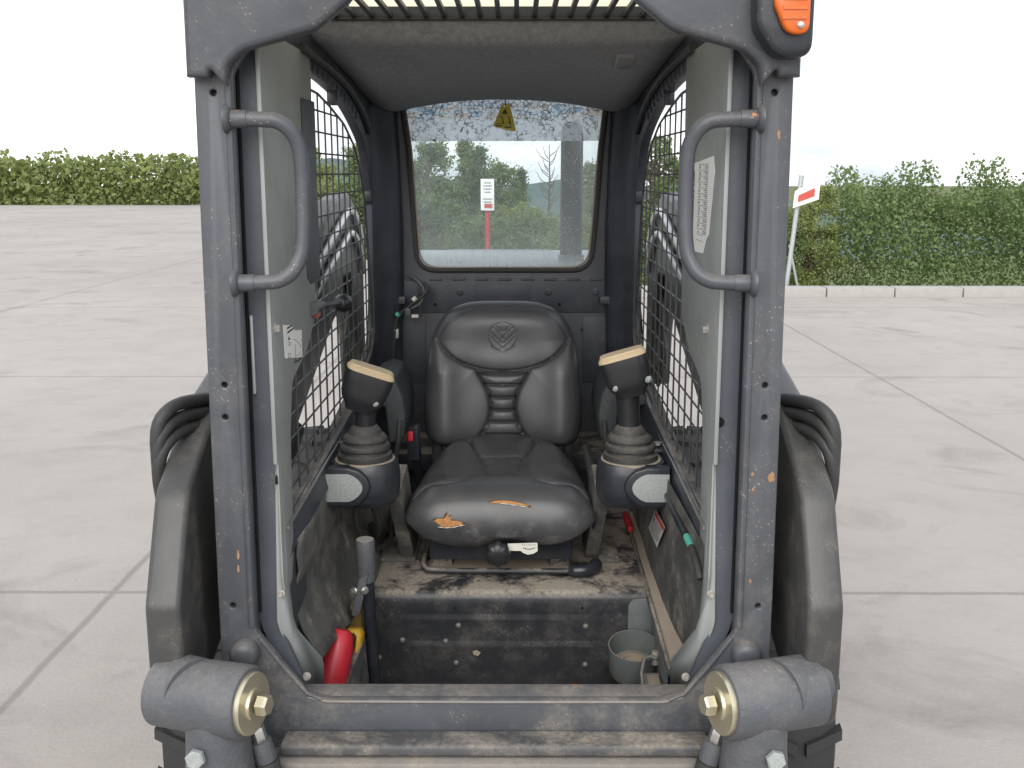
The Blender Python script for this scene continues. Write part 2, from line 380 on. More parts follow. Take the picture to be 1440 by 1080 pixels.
def plate(outer, holes, plane, at, thick, bevel=0.):
    """flat plate with holes; plane 'XZ' (thickness along y), 'YZ' (along x), 'XY' (along z). Occupies at..at+thick"""
    cu = bpy.data.curves.new('tmp', 'CURVE'); cu.dimensions = '2D'; cu.fill_mode = 'BOTH'
    cu.extrude = max(abs(thick)/2-bevel, 1e-5); cu.bevel_depth = bevel; cu.bevel_resolution = 2; cu.offset = -bevel
    for lp in [outer]+list(holes):
        s_ = cu.splines.new('POLY'); s_.points.add(len(lp)-1); s_.use_cyclic_u = True
        for q, p in zip(s_.points, lp): q.co = (p[0], p[1], 0, 1)
    ob = bpy.data.objects.new('tmp', cu); COL.objects.link(ob)
    dg = bpy.context.evaluated_depsgraph_get(); dg.update()
    me = bpy.data.meshes.new_from_object(ob.evaluated_get(dg))
    bm = bmesh.new(); bm.from_mesh(me); bmesh.ops.remove_doubles(bm, verts=bm.verts, dist=1e-6)
    bm.verts.index_update(); g = G(); mid = at+thick/2
    vs = []
    for v in bm.verts:
        a, b, c = v.co
        vs.append({'XZ': (a, mid+c, b), 'YZ': (mid+c, a, b), 'XY': (a, b, mid+c)}[plane])
    g.add(vs, [[v.index for v in f.verts] for f in bm.faces])
    bm.free(); bpy.data.objects.remove(ob); bpy.data.curves.remove(cu); bpy.data.meshes.remove(me)
    return g
def circ(cx, cy, r_, n=16): return [(cx+r_*math.cos(2*math.pi*k/n), cy+r_*math.sin(2*math.pi*k/n)) for k in range(n)]
def catmull(pts, n=6, closed=False):
    P = [Vector(p) for p in pts]; N = len(P); res = []
    for i in range(N if closed else N-1):
        g_ = lambda k: P[k % N] if closed else P[max(0, min(N-1, k))]
        a, b, c, d = g_(i-1), g_(i), g_(i+1), g_(i+2)
        for k in range(n):
            t = k/n; res.append(.5*((2*b)+(c-a)*t+(2*a-5*b+4*c-d)*t*t+(3*b-a-3*c+d)*t**3))
    if not closed: res.append(P[-1])
    return res
def mir(pts, sx): return [(sx*p[0], *p[1:]) for p in pts]
def bolt(c, axis, r_, h, name='bolt', mat='dirtybolt', parent=None, washer=True, n=6):
    g = G()
    if washer: g.lathe([(r_*1.5, -.001), (r_*1.5, h*.3), (r_*1.35, h*.4)], c, axis, 18)
    g.lathe([(r_, h*.3), (r_, h*.85), (r_*.85, h)], c, axis, n)
    return g.build(name, mat, parent, smooth=30)
def hole_disc(c, axis, r_, parent, name='bolt_hole'):
    return G().lathe([(r_, -.004), (r_, .0006)], c, axis, 14).build(name, 'hole', parent, smooth=30)

#@@SETTING
# ------------------------------------------------------------------ setting
def struct(o): o['kind'] = 'structure'; return o
g = G(); g.add([(-70,-30,0),(6,-30,0),(6,15.75,0),(-1.5,15.75,0),(-12,60,0),(-70,60,0)], [(0,1,2,3,4,5)])
g.add([(6,-30,0),(60,-30,0),(60,15.75,0),(6,15.75,0)], [(0,1,2,3)])
struct(g.build('yard_ground', 'yard', smooth=0))
# joints in the concrete
# bank falling away behind the yard, valley floor and hills
ys = [15.7, 17, 21, 26, 40, 90, 300, 3000]; zs = [-.02, -.1, -.7, -2.2, -7, -14, -30, -36]
xs = [-3000, -600, -90, -60, -30, -12, 0, 12, 30, 60, 200, 600, 3000]
v = [(x, y, z-(0.35 if -90 < x < 60 else .9)*0.3) for y, z in zip(ys, zs) for x in xs]; nx = len(xs)
f = [(j*nx+i, j*nx+i+1, (j+1)*nx+i+1, (j+1)*nx+i) for j in range(len(ys)-1) for i in range(nx-1)]
struct(G().add(v, f).build('grass_bank', 'grass', smooth=0))
g = G()
ridge = [(-300, -30), (-150, -26), (-120, 3), (-75, 7.5), (-48, 3), (-25, -3), (0, -4.5), (20, -1.2), (45, -3.5), (80, -5), (130, -12), (220, -28)]
cx = [p[0] for p in ridge]; cz = [p[1] for p in ridge]; X = np.linspace(-300, 220, 130); hz = np.interp(X, cx, cz)+rng.normal(0, .35, 130)+1.1*np.sin(X*.21)*.4
n_ = len(X); rows = [(400, None), (430, hz-8), (460, hz), (520, hz-2), (640, None)]
v = []
for y, h in rows:
    for i in range(n_): v.append((X[i], y, -34 if h is None else h[i]))
f = [(j*n_+i, j*n_+i+1, (j+1)*n_+i+1, (j+1)*n_+i) for j in range(4) for i in range(n_-1)]
struct(G().add(v, f).build('hills', 'hill', smooth=60))
# kerb stones along the edge of the yard
kr = thing('kerb', 'low grey concrete kerb along the far edge of the yard', 'kerb', (3, 15.75, 0))
sh = None
for i in range(26):
    x0 = -1.4+i*1.0
    o = G().box((x0+.008, 15.6, -.1), (x0+.992, 15.9, .14)).build('kerb_stone', 'concrete', kr, bevel=.02)

def tree(name, label, x, y, base, h, rx, mat, n=5200, leaf=.11, lean=0, clumps=80, group='trees behind the yard', trunk_h=.35, shape='broad'):
    t = thing(name, label, 'tree', (x, y, base), group)
    tg = G(); top = Vector((x+lean, y, base+h*.93))
    P = [Vector((x, y, base-.2)), Vector((x+lean*.2+random.uniform(-.1,.1), y, base+h*.35)), Vector((x+lean*.6, y+random.uniform(-.1,.1), base+h*.65)), top]
    r0 = h*.018
    tg.tube(catmull(P, 4), list(np.linspace(r0*1.1, r0*.2, 13)), 7)
    cl = []
    for k in range(clumps):
        u = trunk_h*.7+(1-trunk_h*.7)*((k+random.random())/clumps)
        if shape == 'spire': w = rx*max(.10, (1.02-u)*1.25)
        else: w = rx*max(.25, math.sin(min(1, max(.12, (u-.08)))*math.pi*.95)**.65)
        a = random.uniform(0, 6.283); rad = w*math.sqrt(random.random())
        c = Vector((x+lean*u+math.cos(a)*rad, y+math.sin(a)*rad*.9, base+h*u*.98))
        cr_ = random.uniform(.5, 1.0)*max(.16, w*.36); cl.append((c, cr_))
        s0 = Vector((x+lean*u*.8, y, base+h*max(.1, u-.14)))
        tg.tube([s0, (s0+c)/2+Vector((0,0,.06)), c], [r0*.35, r0*.22, r0*.08], 5, caps=False)
    tg.build('trunk', 'bark', t)
    # leaves: small bent quads spread through each clump's volume
    cs = np.array([[*c, r_] for c, r_ in cl]); pk = rng.integers(0, len(cs), n)
    d = rng.normal(0, 1, (n, 3)); d /= np.linalg.norm(d, axis=1)[:, None]
    rad = rng.random(n)**.5
    pos = cs[pk, :3]+rng.normal(0, .62, (n, 3))*cs[pk, 3][:, None]*np.array([1, 1, .85])
    nr = d*.6+rng.normal(0, .6, (n, 3)); nr /= np.linalg.norm(nr, axis=1)[:, None]
    t1 = np.cross(nr, rng.normal(0, 1, (n, 3))); t1 /= np.linalg.norm(t1, axis=1)[:, None]; t2 = np.cross(nr, t1)
    s_ = leaf*rng.uniform(.6, 1.3, n)[:, None]
    V = np.stack([pos-t1*s_*.5, pos+t2*s_*.32+nr*s_*.08, pos+t1*s_*.5, pos-t2*s_*.32+nr*s_*.08], 1).reshape(-1, 3)
    me = bpy.data.meshes.new('crown'); me.from_pydata(V.tolist(), [], np.arange(n*4).reshape(-1, 4).tolist()); me.materials.append(M[mat])
    o = bpy.data.objects.new('crown', me); COL.objects.link(o); o.parent = t; o.location = (-x, -y, -base)
    return t
T = tree
def TT(name, label, px, y, top, rx, mat, n, base=-1.6, leaf=.07, **kw):
    kw['leaf'] = leaf*.82; n = int(n*1.35)     # px: metres right per metre of distance
    T(name, label, .041+px*y, y, base, (top-base)*1.02, rx, mat, n, **kw)
TT('birch_tree', 'tall leafy tree at left edge of rear window, reaching the highest', -.082, 21, 2.3, .62, 'leafa', 14000, leaf=.075)
TT('birch_tree', 'leafy tree left of the white sign, its slim top pointed', -.046, 23, 2.4, .75, 'leafa', 12000, shape='spire', leaf=.075)
TT('birch_tree', 'slim pointed tree just left of the white sign with a dark crown', -.034, 22, 2.25, .55, 'leafc', 9000, shape='spire', leaf=.07)
TT('birch_tree', 'bushy tree standing directly behind the white sign', -.016, 25, 1.95, .6, 'leafa', 10000, leaf=.075)
TT('conifer_tree', 'small dark conifer right of the sign, in rear window', .005, 27, 1.85, .4, 'leafc', 6000, shape='spire', leaf=.07)
TT('yellowish_shrub', 'light yellow-green low shrub in the middle of the rear window', .004, 20, 1.15, .7, 'leafb', 12000, base=-1.5, trunk_h=.1, leaf=.07)
TT('yellowish_shrub', 'light green low shrub beside the exhaust pipe in rear window', .05, 20.5, .95, .8, 'leafb', 12000, base=-1.5, trunk_h=.1, leaf=.07)
TT('birch_tree', 'round green tree right of the exhaust pipe in rear window', .076, 24, 2.0, .55, 'leafa', 9000, leaf=.075)
TT('dark_shrub', 'dark green shrub low at left edge of rear window', -.082, 19.5, 1.2, .75, 'leafc', 12000, base=-1.3, trunk_h=.1, leaf=.07)
TT('dark_shrub', 'mid green shrub low behind the red sign post', -.03, 19.2, 1.0, .75, 'leafa', 12000, base=-1.2, trunk_h=.1, leaf=.07)
TT('hedge_shrub', 'green shrub seen through the left screen above the lift arm', -.175, 27, 1.5, .9, 'leafb', 9000, base=-1.2, trunk_h=.1, leaf=.08)
TT('birch_tree', 'green tree seen through the left screen beside the rear pillar', -.143, 25, 2.35, .6, 'leafa', 10000, leaf=.08)
TT('birch_tree', 'green tree seen through the right screen beside the rear pillar', .128, 24, 2.5, .6, 'leafa', 10000, leaf=.08)
TT('birch_tree', 'loose green tree seen through the right screen beside the grab handle', .152, 25, 2.0, .6, 'leafa', 7000, leaf=.08)
TT('hedge_shrub', 'bright green shrub behind the slanted grey pole at the right edge', .272, 18.6, 1.5, .6, 'leafb', 12000, base=-.6, trunk_h=.05, leaf=.06)
TT('hedge_shrub', 'green shrub behind the right lift arm at the edge of the yard', .238, 18.4, 1.2, .5, 'leafa', 9000, base=-.6, trunk_h=.05, leaf=.06)
def belt(name, x0, x1, y0, y1, base, top, n, leaf, mat, label):
    """one irregular mass of shrubs along the edge of the yard"""
    xx = rng.uniform(x0, x1, n); ph_ = rng.uniform(0, 6, 5)
    tp_ = top*(.80+.10*np.sin(xx*1.3*8/top+ph_[0])+.09*np.sin(xx*3.1*5/top+ph_[1])+.07*np.sin(xx*7.3*3/top+ph_[2]))
    u = rng.random(n)**.6; zz = base+(tp_-base)*u+rng.normal(0, .022*top, n)
    yy = y0+(y1-y0)*(rng.random(n)**1.6)*(.35+.65*(1-u*.6))+.35*top*np.sin(xx*2.1+u*7)*.3
    pos = np.stack([xx, yy, zz], 1); nr = rng.normal(0, 1, (n, 3)); nr /= np.linalg.norm(nr, axis=1)[:, None]
    t1 = np.cross(nr, rng.normal(0, 1, (n, 3))); t1 /= np.linalg.norm(t1, axis=1)[:, None]; t2 = np.cross(nr, t1)
    s_ = leaf*rng.uniform(.6, 1.3, n)[:, None]
    V = np.stack([pos-t1*s_*.5, pos+t2*s_*.34, pos+t1*s_*.5, pos-t2*s_*.34], 1).reshape(-1, 3)
    me = bpy.data.meshes.new(name); me.from_pydata(V.tolist(), [], np.arange(n*4).reshape(-1, 4).tolist()); me.materials.append(M[mat])
    o = bpy.data.objects.new(name, me); COL.objects.link(o); o['label'] = label; o['category'] = 'hedge'; o['kind'] = 'stuff'
belt('woodland', -75, -10.5, 60, 66, -1, 3.0, 42000, .34, 'leafb', 'far woodland edge beyond the yard at the left')
belt('hedge', 5.6, 17, 18.2, 20.5, -.7, 2.0, 60000, .075, 'leafa', 'dense hedge running along behind the kerb at the right')
# bare dead tree
t = thing('bare_tree', 'thin bare tree without leaves against the sky in rear window', 'tree', (.83, 26, -2.5), 'trees behind the yard')
g = G(); g.tube([(.83,26,-2.5),(.80,26,0),(.86,26,1.6),(.84,26,2.45)], [.035,.03,.02,.008], 6)
for k in range(22):
    z = .9+k*.06; a = random.choice((-1, 1))*random.uniform(.12, .32)
    g.tube([(.83,26,z),(.83+a*.6,26+random.uniform(-.1,.1),z+.12),(.83+a,26,z+.32)], [.012,.009,.004], 5)
g.build('trunk', 'bark', t)
# sign on red post
s = thing('sign_post', 'white sign plate on a red post seen through the rear window', 'sign', (-.42, 17.8, 0))
G().lathe([(.04, -.6), (.04, 1.30)], (-.42, 17.8, 0), n=12).build('post', 'red', s)
pl = G().box((-.53, 17.72, 1.18), (-.31, 17.75, 1.69)).build('sign_plate', 'white', s, bevel=.006)
for k, (w, z) in enumerate([(.12, 1.62), (.14, 1.57), (.13, 1.52), (.1, 1.47), (.15, 1.36), (.13, 1.31)]): G().box((-.42-w/2, 17.712, z), (-.42+w/2, 17.719, z+.016)).build('print_line', 'inkgrey', pl)
g = G(); g.box((-.47, 17.712, 1.22), (-.34, 17.719, 1.29)); g.build('red_print', 'inkred', pl)
# road sign at right edge
s = thing('road_sign', 'white sign with a red band on a slanted grey pole at right edge', 'sign', (4.2, 16.2, 0))
G().tube([(4.12, 16.2, -.3), (4.30, 16.2, 1.75)], .035, 10).build('pole', 'galv', s)
G().tube([(4.17, 16.2, .72), (4.36, 16.2, -.05)], .018, 8).build('brace', 'galv', s)
pl = G().hexa([(4.17,16.1,1.27),(4.55,16.1,1.40),(4.55,16.13,1.40),(4.17,16.13,1.27)], [(4.19,16.1,1.52),(4.56,16.1,1.72),(4.56,16.13,1.72),(4.19,16.13,1.52)]).build('sign_plate', 'white', s, bevel=.008)
G().hexa([(4.24,16.088,1.36),(4.48,16.088,1.45),(4.48,16.099,1.45),(4.24,16.099,1.36)], [(4.24,16.088,1.46),(4.48,16.088,1.57),(4.48,16.099,1.57),(4.24,16.099,1.46)]).build('red_band', 'inkred', pl)

#@@CAB
# ------------------------------------------------------------------ the machine
ROOT = thing('skid_steer_loader', 'dark grey compact loader with an open cab front, mesh side screens and black seat', 'loader', (0, 3, 0))
def P(g, name, mat, parent=None, **kw): return g.build(name, mat, parent or ROOT, **kw)

# front frame: one pressed plate round the door opening
op = [(-.345,.721,.03),(-.392,.735,.03),(-.492,.872,.04),(-.488,1.4),(-.484,1.98,.03),(-.452,2.025,.03),(-.325,2.058,.06),(-.262,2.112,.05),(-.2,2.155,.05),(.2,2.155,.05),(.262,2.112,.05),(.325,2.058,.06),(.452,2.025,.03),(.484,1.98,.03),(.488,1.4),(.492,.872,.04),(.392,.735,.03),(.345,.721,.03)]
ou = [(-.566,.60),(.566,.60),(.566,.95),(.556,2.0),(.55,2.32,.05),(-.55,2.32,.05),(-.556,2.0),(-.566,.95)]
holes = [rpoly(op)]
for sx in (-1, 1):
    for (x_, z_) in ((.522,1.945),(.53,1.39),(.532,1.325),(.537,.93),(.53,.63)): holes.append(circ(sx*x_, z_, .0062, 12))
ff = P(plate(rpoly(ou), holes, 'XZ', 2.05, .02, .003), 'front_frame', 'frame', label='scratched dark grey front frame plate around the door opening')
# dark backing so that holes read as holes; boxed post behind
for sx in (-1, 1):
    g = G(); g.hexa([(sx*.50,2.072,.62),(sx*.56,2.072,.62),(sx*.56,2.16,.62),(sx*.50,2.16,.62)], [(sx*.495,2.072,2.25),(sx*.55,2.072,2.25),(sx*.55,2.16,2.25),(sx*.495,2.16,2.25)])
    P(g, 'front_post', 'inner', ff, bevel=.004)
    # rolled inner edge of the post (bevelled rib beside the opening)
    g = G(); pth = [(sx*.4995, 2.050, .885), (sx*.4965, 2.050, 1.4), (sx*.493, 2.050, 1.97)]
    g.tube(pth, .0075, 10); P(g, 'rolled_edge', 'frame', ff)
    # jamb: bluish recessed strip beside the opening
    g = G(); pts = [(.4535,2.06),(.505,2.06),(.505,.90),(.495,.85),(.43,.69),(.404,.69),(.409,.727),(.4615,.865),(.4600,.95),(.4535,1.2)]
    P(plate(mir(pts, sx), [], 'XZ', 2.118, .012), 'door_jamb', 'jamb')
    foot = [(.4468,2.1324,1.2139),(.4546,2.1206,1.2171),(.4608,2.1113,.9495),(.4627,2.1085,.8707),(.459,2.114,.845),(.4408,2.1412,.7801),(.4183,2.1751,.6888),(.3908,2.2163,.6677),(.3899,2.2176,.7227),(.3935,2.212,.742),(.4001,2.2024,.7562),(.4329,2.1532,.8356),(.438,2.1455,.865),(.4416,2.1401,.9379)]
    o = P(G().add(mir(foot, sx), [tuple(range(len(foot)))]), 'lining_foot', 'panel'); m_ = o.modifiers.new('thick', 'SOLIDIFY'); m_.thickness = .004
    # door seal groove
    P(G().tube([(sx*.497,2.112,.89),(sx*.495,2.112,1.5),(sx*.491,2.112,2.0)], .004, 6), 'door_seal', 'hole')
for (x_, z_, w_, h_) in ((.551,1.205,.008,.012),(.513,1.21,.0035,.006),(.515,1.178,.003,.0045),(.533,1.868,.004,.010),(-.52,1.04,.003,.012),(-.521,1.01,.003,.010),(.518,.985,.004,.005),(-.5,.80,.004,.007)):
    n_ = 9; pts = [(x_+w_*random.uniform(.6, 1.1)*math.cos(2*math.pi*k/n_), z_+h_*random.uniform(.6, 1.1)*math.sin(2*math.pi*k/n_)) for k in range(n_)]
    plate(pts, [], 'XZ', 2.0488, .001).build('rust_chip', 'rustchip', ff)
# top corner cowls (moulded gussets under the header)
for sx in (-1, 1):
    pts = [(.556,2.32),(.15,2.32),(.165,2.20),(.225,2.142,.05),(.262,2.098,.05),(.32,2.052,.08),(.455,2.016,.06),(.484,1.99,.03),(.489,1.955),(.515,1.985,.01),(.52,1.97),(.559,1.97)]
    P(plate(rpoly(mir(pts, sx)), [], 'XZ', 2.005, .043, .012), 'corner_cowl', 'frame', bevel=0)
# lamp at top right
lp = node('work_lamp', ROOT, 'orange indicator lamp in a dark housing on the top right corner')
g = G(); pts = rpoly([(.455,2.20,.02),(.463,2.05,.04),(.50,1.998,.04),(.565,1.998,.03),(.565,2.20,.02)])
plate(pts, [], 'XZ', 1.955, .055, .012).build('lamp_housing', 'plastic', lp)
pts = rpoly([(.488,2.19,.02),(.489,2.085,.03),(.512,2.035,.03),(.552,2.035,.02),(.552,2.19,.02)])
plate(pts, [], 'XZ', 1.937, .02, .006).build('lens', 'amber', lp)
for k in range(6): G().box((.503, 1.9345, 2.06+k*.016), (.545, 1.938, 2.066+k*.016)).build('lens_rib', 'amber', lp)
G().lathe([(.006,0),(.006,.004),(.003,.006)], (.535,1.938,2.05), (0,-1,0), 12).build('screw', 'zinc', lp)

# sill: top ledge, front steps
P(G().box((-.41,2.0702,.69),(.41,2.125,.7205)), 'sill_top', 'sill', bevel=.003)
P(G().box((-.44,1.982,.630),(.44,2.0495,.655)), 'sill_step', 'ledge', bevel=.010, seg=4)
P(G().box((-.44,1.964,.613),(.44,2.02,.6265)), 'sill_lip', 'chipped', bevel=.004)
P(G().box((-.55,1.967,.30),(.55,2.11,.6125)), 'lower_front_plate', 'ledge', bevel=.004)
for sx in (-1, 1):   # diagonal gusset rib on each lower corner
    P(G().tube([(sx*.485,2.047,.862),(sx*.44,2.046,.80),(sx*.392,2.047,.738),(sx*.36,2.047,.724)], .0045, 8), 'weld_bead', 'frame')
    bolt((sx*.405,2.116,.742), (0,-1,0), .006, .012, parent=ROOT)
    bolt((sx*.452,2.116,.93), (0,-1,0), .006, .012, parent=ROOT)
    bolt((sx*.447-sx*.001,2.13,1.49) if sx < 0 else (.446,2.22,1.475), (-sx,0,0), .008, .012, parent=ROOT)
hole_disc((-.447+.0005,2.11,1.18), (1,0,0), .010, ROOT)
hole_disc((.456,2.117,1.30), (0,-1,0), .011, ROOT)

# side walls
win = [(2.16,1.072),(2.786,1.09),(3.428,1.166),(3.654,1.224),(3.734,1.338),(3.748,1.512),(3.692,1.709),(3.597,1.862),(3.46,1.925),(3.209,1.987),(2.967,2.019),(2.6,2.042),(2.16,2.045)]
winc = [tuple(p) for p in catmull(win[1:12], 5)]; wh = [win[0]]+winc+[win[12]]
for sx in (-1, 1):
    side = 'left' if sx < 0 else 'right'
    P(plate([(2.135,.40),(3.80,.40),(3.80,2.20),(2.135,2.20)], [wh], 'YZ', .449 if sx > 0 else -.479, .03, .004), 'side_wall', 'inner', label=f'dark {side} cab side wall with a rounded screen opening')
    # grey lining panel in front of the screen
    pan = rpoly([(2.105,2.07),(2.62,2.07),(2.60,1.80),(2.57,1.46,.03),(2.45,1.395,.05),(2.27,1.355,.05),(2.235,1.25,.05),(2.218,1.0,.05),(2.19,.93,.02),(2.12,.93),(2.105,.97,.03)])
    hl = [] 
    P(plate(pan, hl, 'YZ', -.4475 if sx < 0 else .4435, .004, .0012), 'lining_panel', 'panel', label=f'grey moulded lining panel at {side} door post')
    P(G().box((sx*.448-.0045, 2.097, 1.215), (sx*.448+.0045, 2.107, 2.06)), 'lining_edge', 'panel', bevel=.003)
    # screen of crossed wires
    scn = node('side_screen', ROOT, f'black wire mesh screen filling the {side} side opening')
    xw = sx*.462
    topf = lambda y: float(np.interp(y, [2.1,2.6,2.8,2.967,3.209,3.40,3.52,3.60,3.66,3.69], [2.0,2.0,1.995,1.975,1.938,1.88,1.80,1.70,1.53,1.36]))
    botf = lambda y: float(np.interp(y, [2.1,2.786,3.428,3.60,3.67,3.69], [1.06,1.08,1.155,1.20,1.26,1.34]))
    y = 2.2
    while y < 3.68:
        G().tube([(xw, y, botf(y)), (xw, y, topf(y))], .0026, 6).build('wire', 'wire', scn); y += .0985
    z = 1.045
    while z < 1.99:
        ye = max([yy for yy in np.arange(2.1, 3.69, .01) if topf(yy) >= z and botf(yy) <= z] or [0])
        ys_ = min([yy for yy in np.arange(2.14, 3.69, .01) if topf(yy) >= z and botf(yy) <= z] or [0])
        if ye-ys_ > .1: G().tube([(xw+sx*.005, ys_, z), (xw+sx*.005, ye, z)], .0026, 6).build('wire', 'wire', scn)
        z += .0535
    rim = [(xw, yy, topf(yy)) for yy in np.linspace(2.55, 3.69, 40)]+[(xw, yy, botf(yy)) for yy in np.linspace(3.69, 2.15, 40)]
    G().tube(rim, .0036, 6).build('screen_rim', 'wire', scn)
    for (yy, zz) in ((3.02,2.0),(3.70,1.72)):
        G().box((xw-.012, yy-.02, zz-.02), (xw+.012, yy+.02, zz+.02)).build('screen_clip', 'plastic', scn, bevel=.003)
    G().tube([(sx*.440,2.15,1.063),(sx*.440,2.8,1.083),(sx*.440,3.35,1.15)], .004, 8).build('rail_rod', 'zinc', scn)
    # ribbed cable channel above the screen
    g = G(); a = [(sx*.441,yy,zz) for yy,zz in ((2.5,2.075),(2.9,2.062),(3.2,2.035),(3.45,1.985),(3.60,1.93))]
    P(G().tube(catmull(a, 6), .011, 8), 'cable_channel', 'rubber')
    for k in range(12):
        t_ = k/11; yy = 2.62+t_*.75; zz = float(np.interp(yy, [2.5,2.9,3.2,3.45], [2.058,2.043,2.013,1.962]))
        P(G().box((sx*.447-.006,yy-.012,zz-.02),(sx*.447+.004,yy+.012,zz+.005)), 'channel_rib', 'inner', bevel=.003)
    # side rail under the screen
    P(G().hexa([(sx*.4485,2.14,.985),(sx*.444,2.14,.985),(sx*.41,3.5,1.07),(sx*.4485,3.5,1.07)], [(sx*.4485,2.14,1.062),(sx*.445,2.14,1.058),(sx*.43,3.5,1.145),(sx*.4485,3.5,1.15)]), 'side_rail', 'inner', bevel=.0015)
    # rear corner pillar: rounded section swept up with a slight curve
    sec = [(.451,3.70),(.437,3.735),(.425,3.76),(.405,3.78),(.385,3.80),(.372,3.835),(.37,3.86),(.47,3.86),(.47,3.70)]
    g = G(); zz = [.45,1.1,1.25,1.4,1.6,1.8,1.95,2.08,2.2]; off = [.0,.0,.004,.010,.012,.006,-.006,-.02,-.03]
    V = [(sx*(x_-(o_ if j > 0 and j < 6 else 0)), y_-(.03 if 1 <= j <= 5 else 0)*max(0, (z_-1.8)*2.0), z_) for z_, o_ in zip(zz, off) for j, (x_, y_) in enumerate(sec)]
    n_ = len(sec); F_ = [(i*n_+k, i*n_+(k+1) % n_, (i+1)*n_+(k+1) % n_, (i+1)*n_+k) for i in range(len(zz)-1) for k in range(n_)]
    P(g.add(V, F_), 'rear_pillar', 'inner', smooth=50)

# rear wall and window
wo = rpoly([(-.358,2.03),(-.338,1.88),(-.321,1.60),(-.312,1.452,.12),(.312,1.452,.12),(.325,1.60),(.344,1.88),(.36,2.03),(.35,2.08,.03),(-.35,2.08,.03)], 8)
P(plate([(-.48,.40),(.48,.40),(.48,2.25),(-.48,2.25)], [wo], 'XZ', 3.85, .02, .003), 'rear_wall', 'inner', label='dark rear cab wall with rounded window opening')
rw = node('rear_window', ROOT, 'dirty rear window with a cracked whitish sun film along its top')
plate(wo, [], 'XZ', 3.866, .005).build('pane', 'glass', rw)
G().tube([(x_, 3.847, z_) for x_, z_ in wo], .0085, 8, closed=True).build('gasket', 'rubber', rw)
wi = [((x_)*.968+.0003, 1.765+(z_-1.765)*.968) for x_, z_ in wo]
G().tube([(x_, 3.852, z_) for x_, z_ in wi], .004, 6, closed=True).build('gasket_lip', 'dusty', rw)
plate([(-.338,1.906),(.347,1.908),(.362,2.07),(-.36,2.07)], [], 'XZ', 3.8585, .002).build('sun_film', 'film', rw)
# lower rear wall details
P(G().box((-.37,3.842,1.300),(.385,3.8495,1.418)), 'rear_cross_panel', 'inner', bevel=.003)
for k in range(9):
    x_ = -.33+k*.083; P(G().box((x_-.022,3.838,1.416),(x_+.022,3.8485,1.425)), 'weld_tab', 'inner', bevel=.003)
P(G().box((-.105,3.8385,1.33),(.095,3.8415,1.402)), 'name_plate', 'inner', bevel=.001)
for x_ in (-.16, .16, -.3, .33): bolt((x_,3.8415,1.375), (0,-1,0), .009, .006, name='wall_bolt', mat='inner', parent=ROOT, n=12)
for x_, z_ in ((-.30,1.20),(.215,1.225),(.283,1.236),(-.36,1.19),(-.335,1.10),(.2,1.33),(-.25,1.33)): hole_disc((x_,3.849 if z_ < 1.3 else 3.8415,z_), (0,-1,0), .006, ROOT)
P(G().lathe([(.024,0),(.024,.006),(.018,.010)], (.392,3.8485,1.262), (0,-1,0), 24), 'wall_plug', 'galv')
for sx in (-1, 1):
    P(G().box((sx*.375-.032,3.80,1.335),(sx*.375+.022,3.845,1.362)), 'wall_bracket', 'inner', bevel=.005)
    P(G().box((sx*.33-.045,3.8455,1.04),(sx*.33+.045,3.8495,1.285)), 'pressed_panel', 'inner', bevel=.002)
P(G().box((-.44,3.52,.80),(.44,3.8495,.858)), 'rear_shelf', 'floor', bevel=.005)
P(G().box((-.44,3.60,.60),(.44,3.70,.80)), 'shelf_support', 'plastic', bevel=.005)

# hood, exhaust behind the window
P(G().box((-.46,3.93,1.05),(.46,4.90,1.452)), 'engine_hood', 'hood', bevel=.02, label='pale grey engine hood behind the rear window')
P(G().box((-.24,4.85,1.447),(.2,4.875,1.4555)), 'hood_seam', 'galv', bevel=.002)
ex = node('exhaust_pipe', ROOT, 'upright dark grey exhaust pipe behind the rear window')
G().lathe([(.044,1.44),(.044,1.93),(.043,1.955),(.038,1.978),(.028,1.992),(.012,1.996)], (.263,4.3,0), n=28).build('pipe', 'exhaust', ex, smooth=60)
G().lathe([(.053,1.445),(.053,1.475)], (.263,4.3,0), n=28).build('clamp', 'galv', ex)

# roof
P(G().box((-.55,2.70,2.205),(.55,4.0,2.25)), 'roof', 'frame', bevel=.01)
P(G().add([(-.48,2.072,2.186),(.48,2.072,2.186),(.48,2.66,2.186),(-.48,2.66,2.186)], [(0,1,2,3)]), 'roof_pane', 'cream', label='cream translucent pane in the front of the roof')
rb = node('roof_grille', ROOT, 'row of dark bars under the cream roof pane')
for k in range(19):
    x_ = -.387+k*.043
    G().hexa([(x_-.0055-.0,2.07,2.162),(x_+.0055,2.07,2.162),(x_+.0055,2.66,2.162),(x_-.0055,2.66,2.162)],[(x_-.0055,2.07,2.172),(x_+.0055,2.07,2.172),(x_+.0055,2.66,2.172),(x_-.0055,2.66,2.172)]).build('grille_bar', 'inner', rb)
G().box((-.46,2.661,2.152),(.46,2.71,2.204)).build('grille_crossbar', 'inner', rb, bevel=.004)
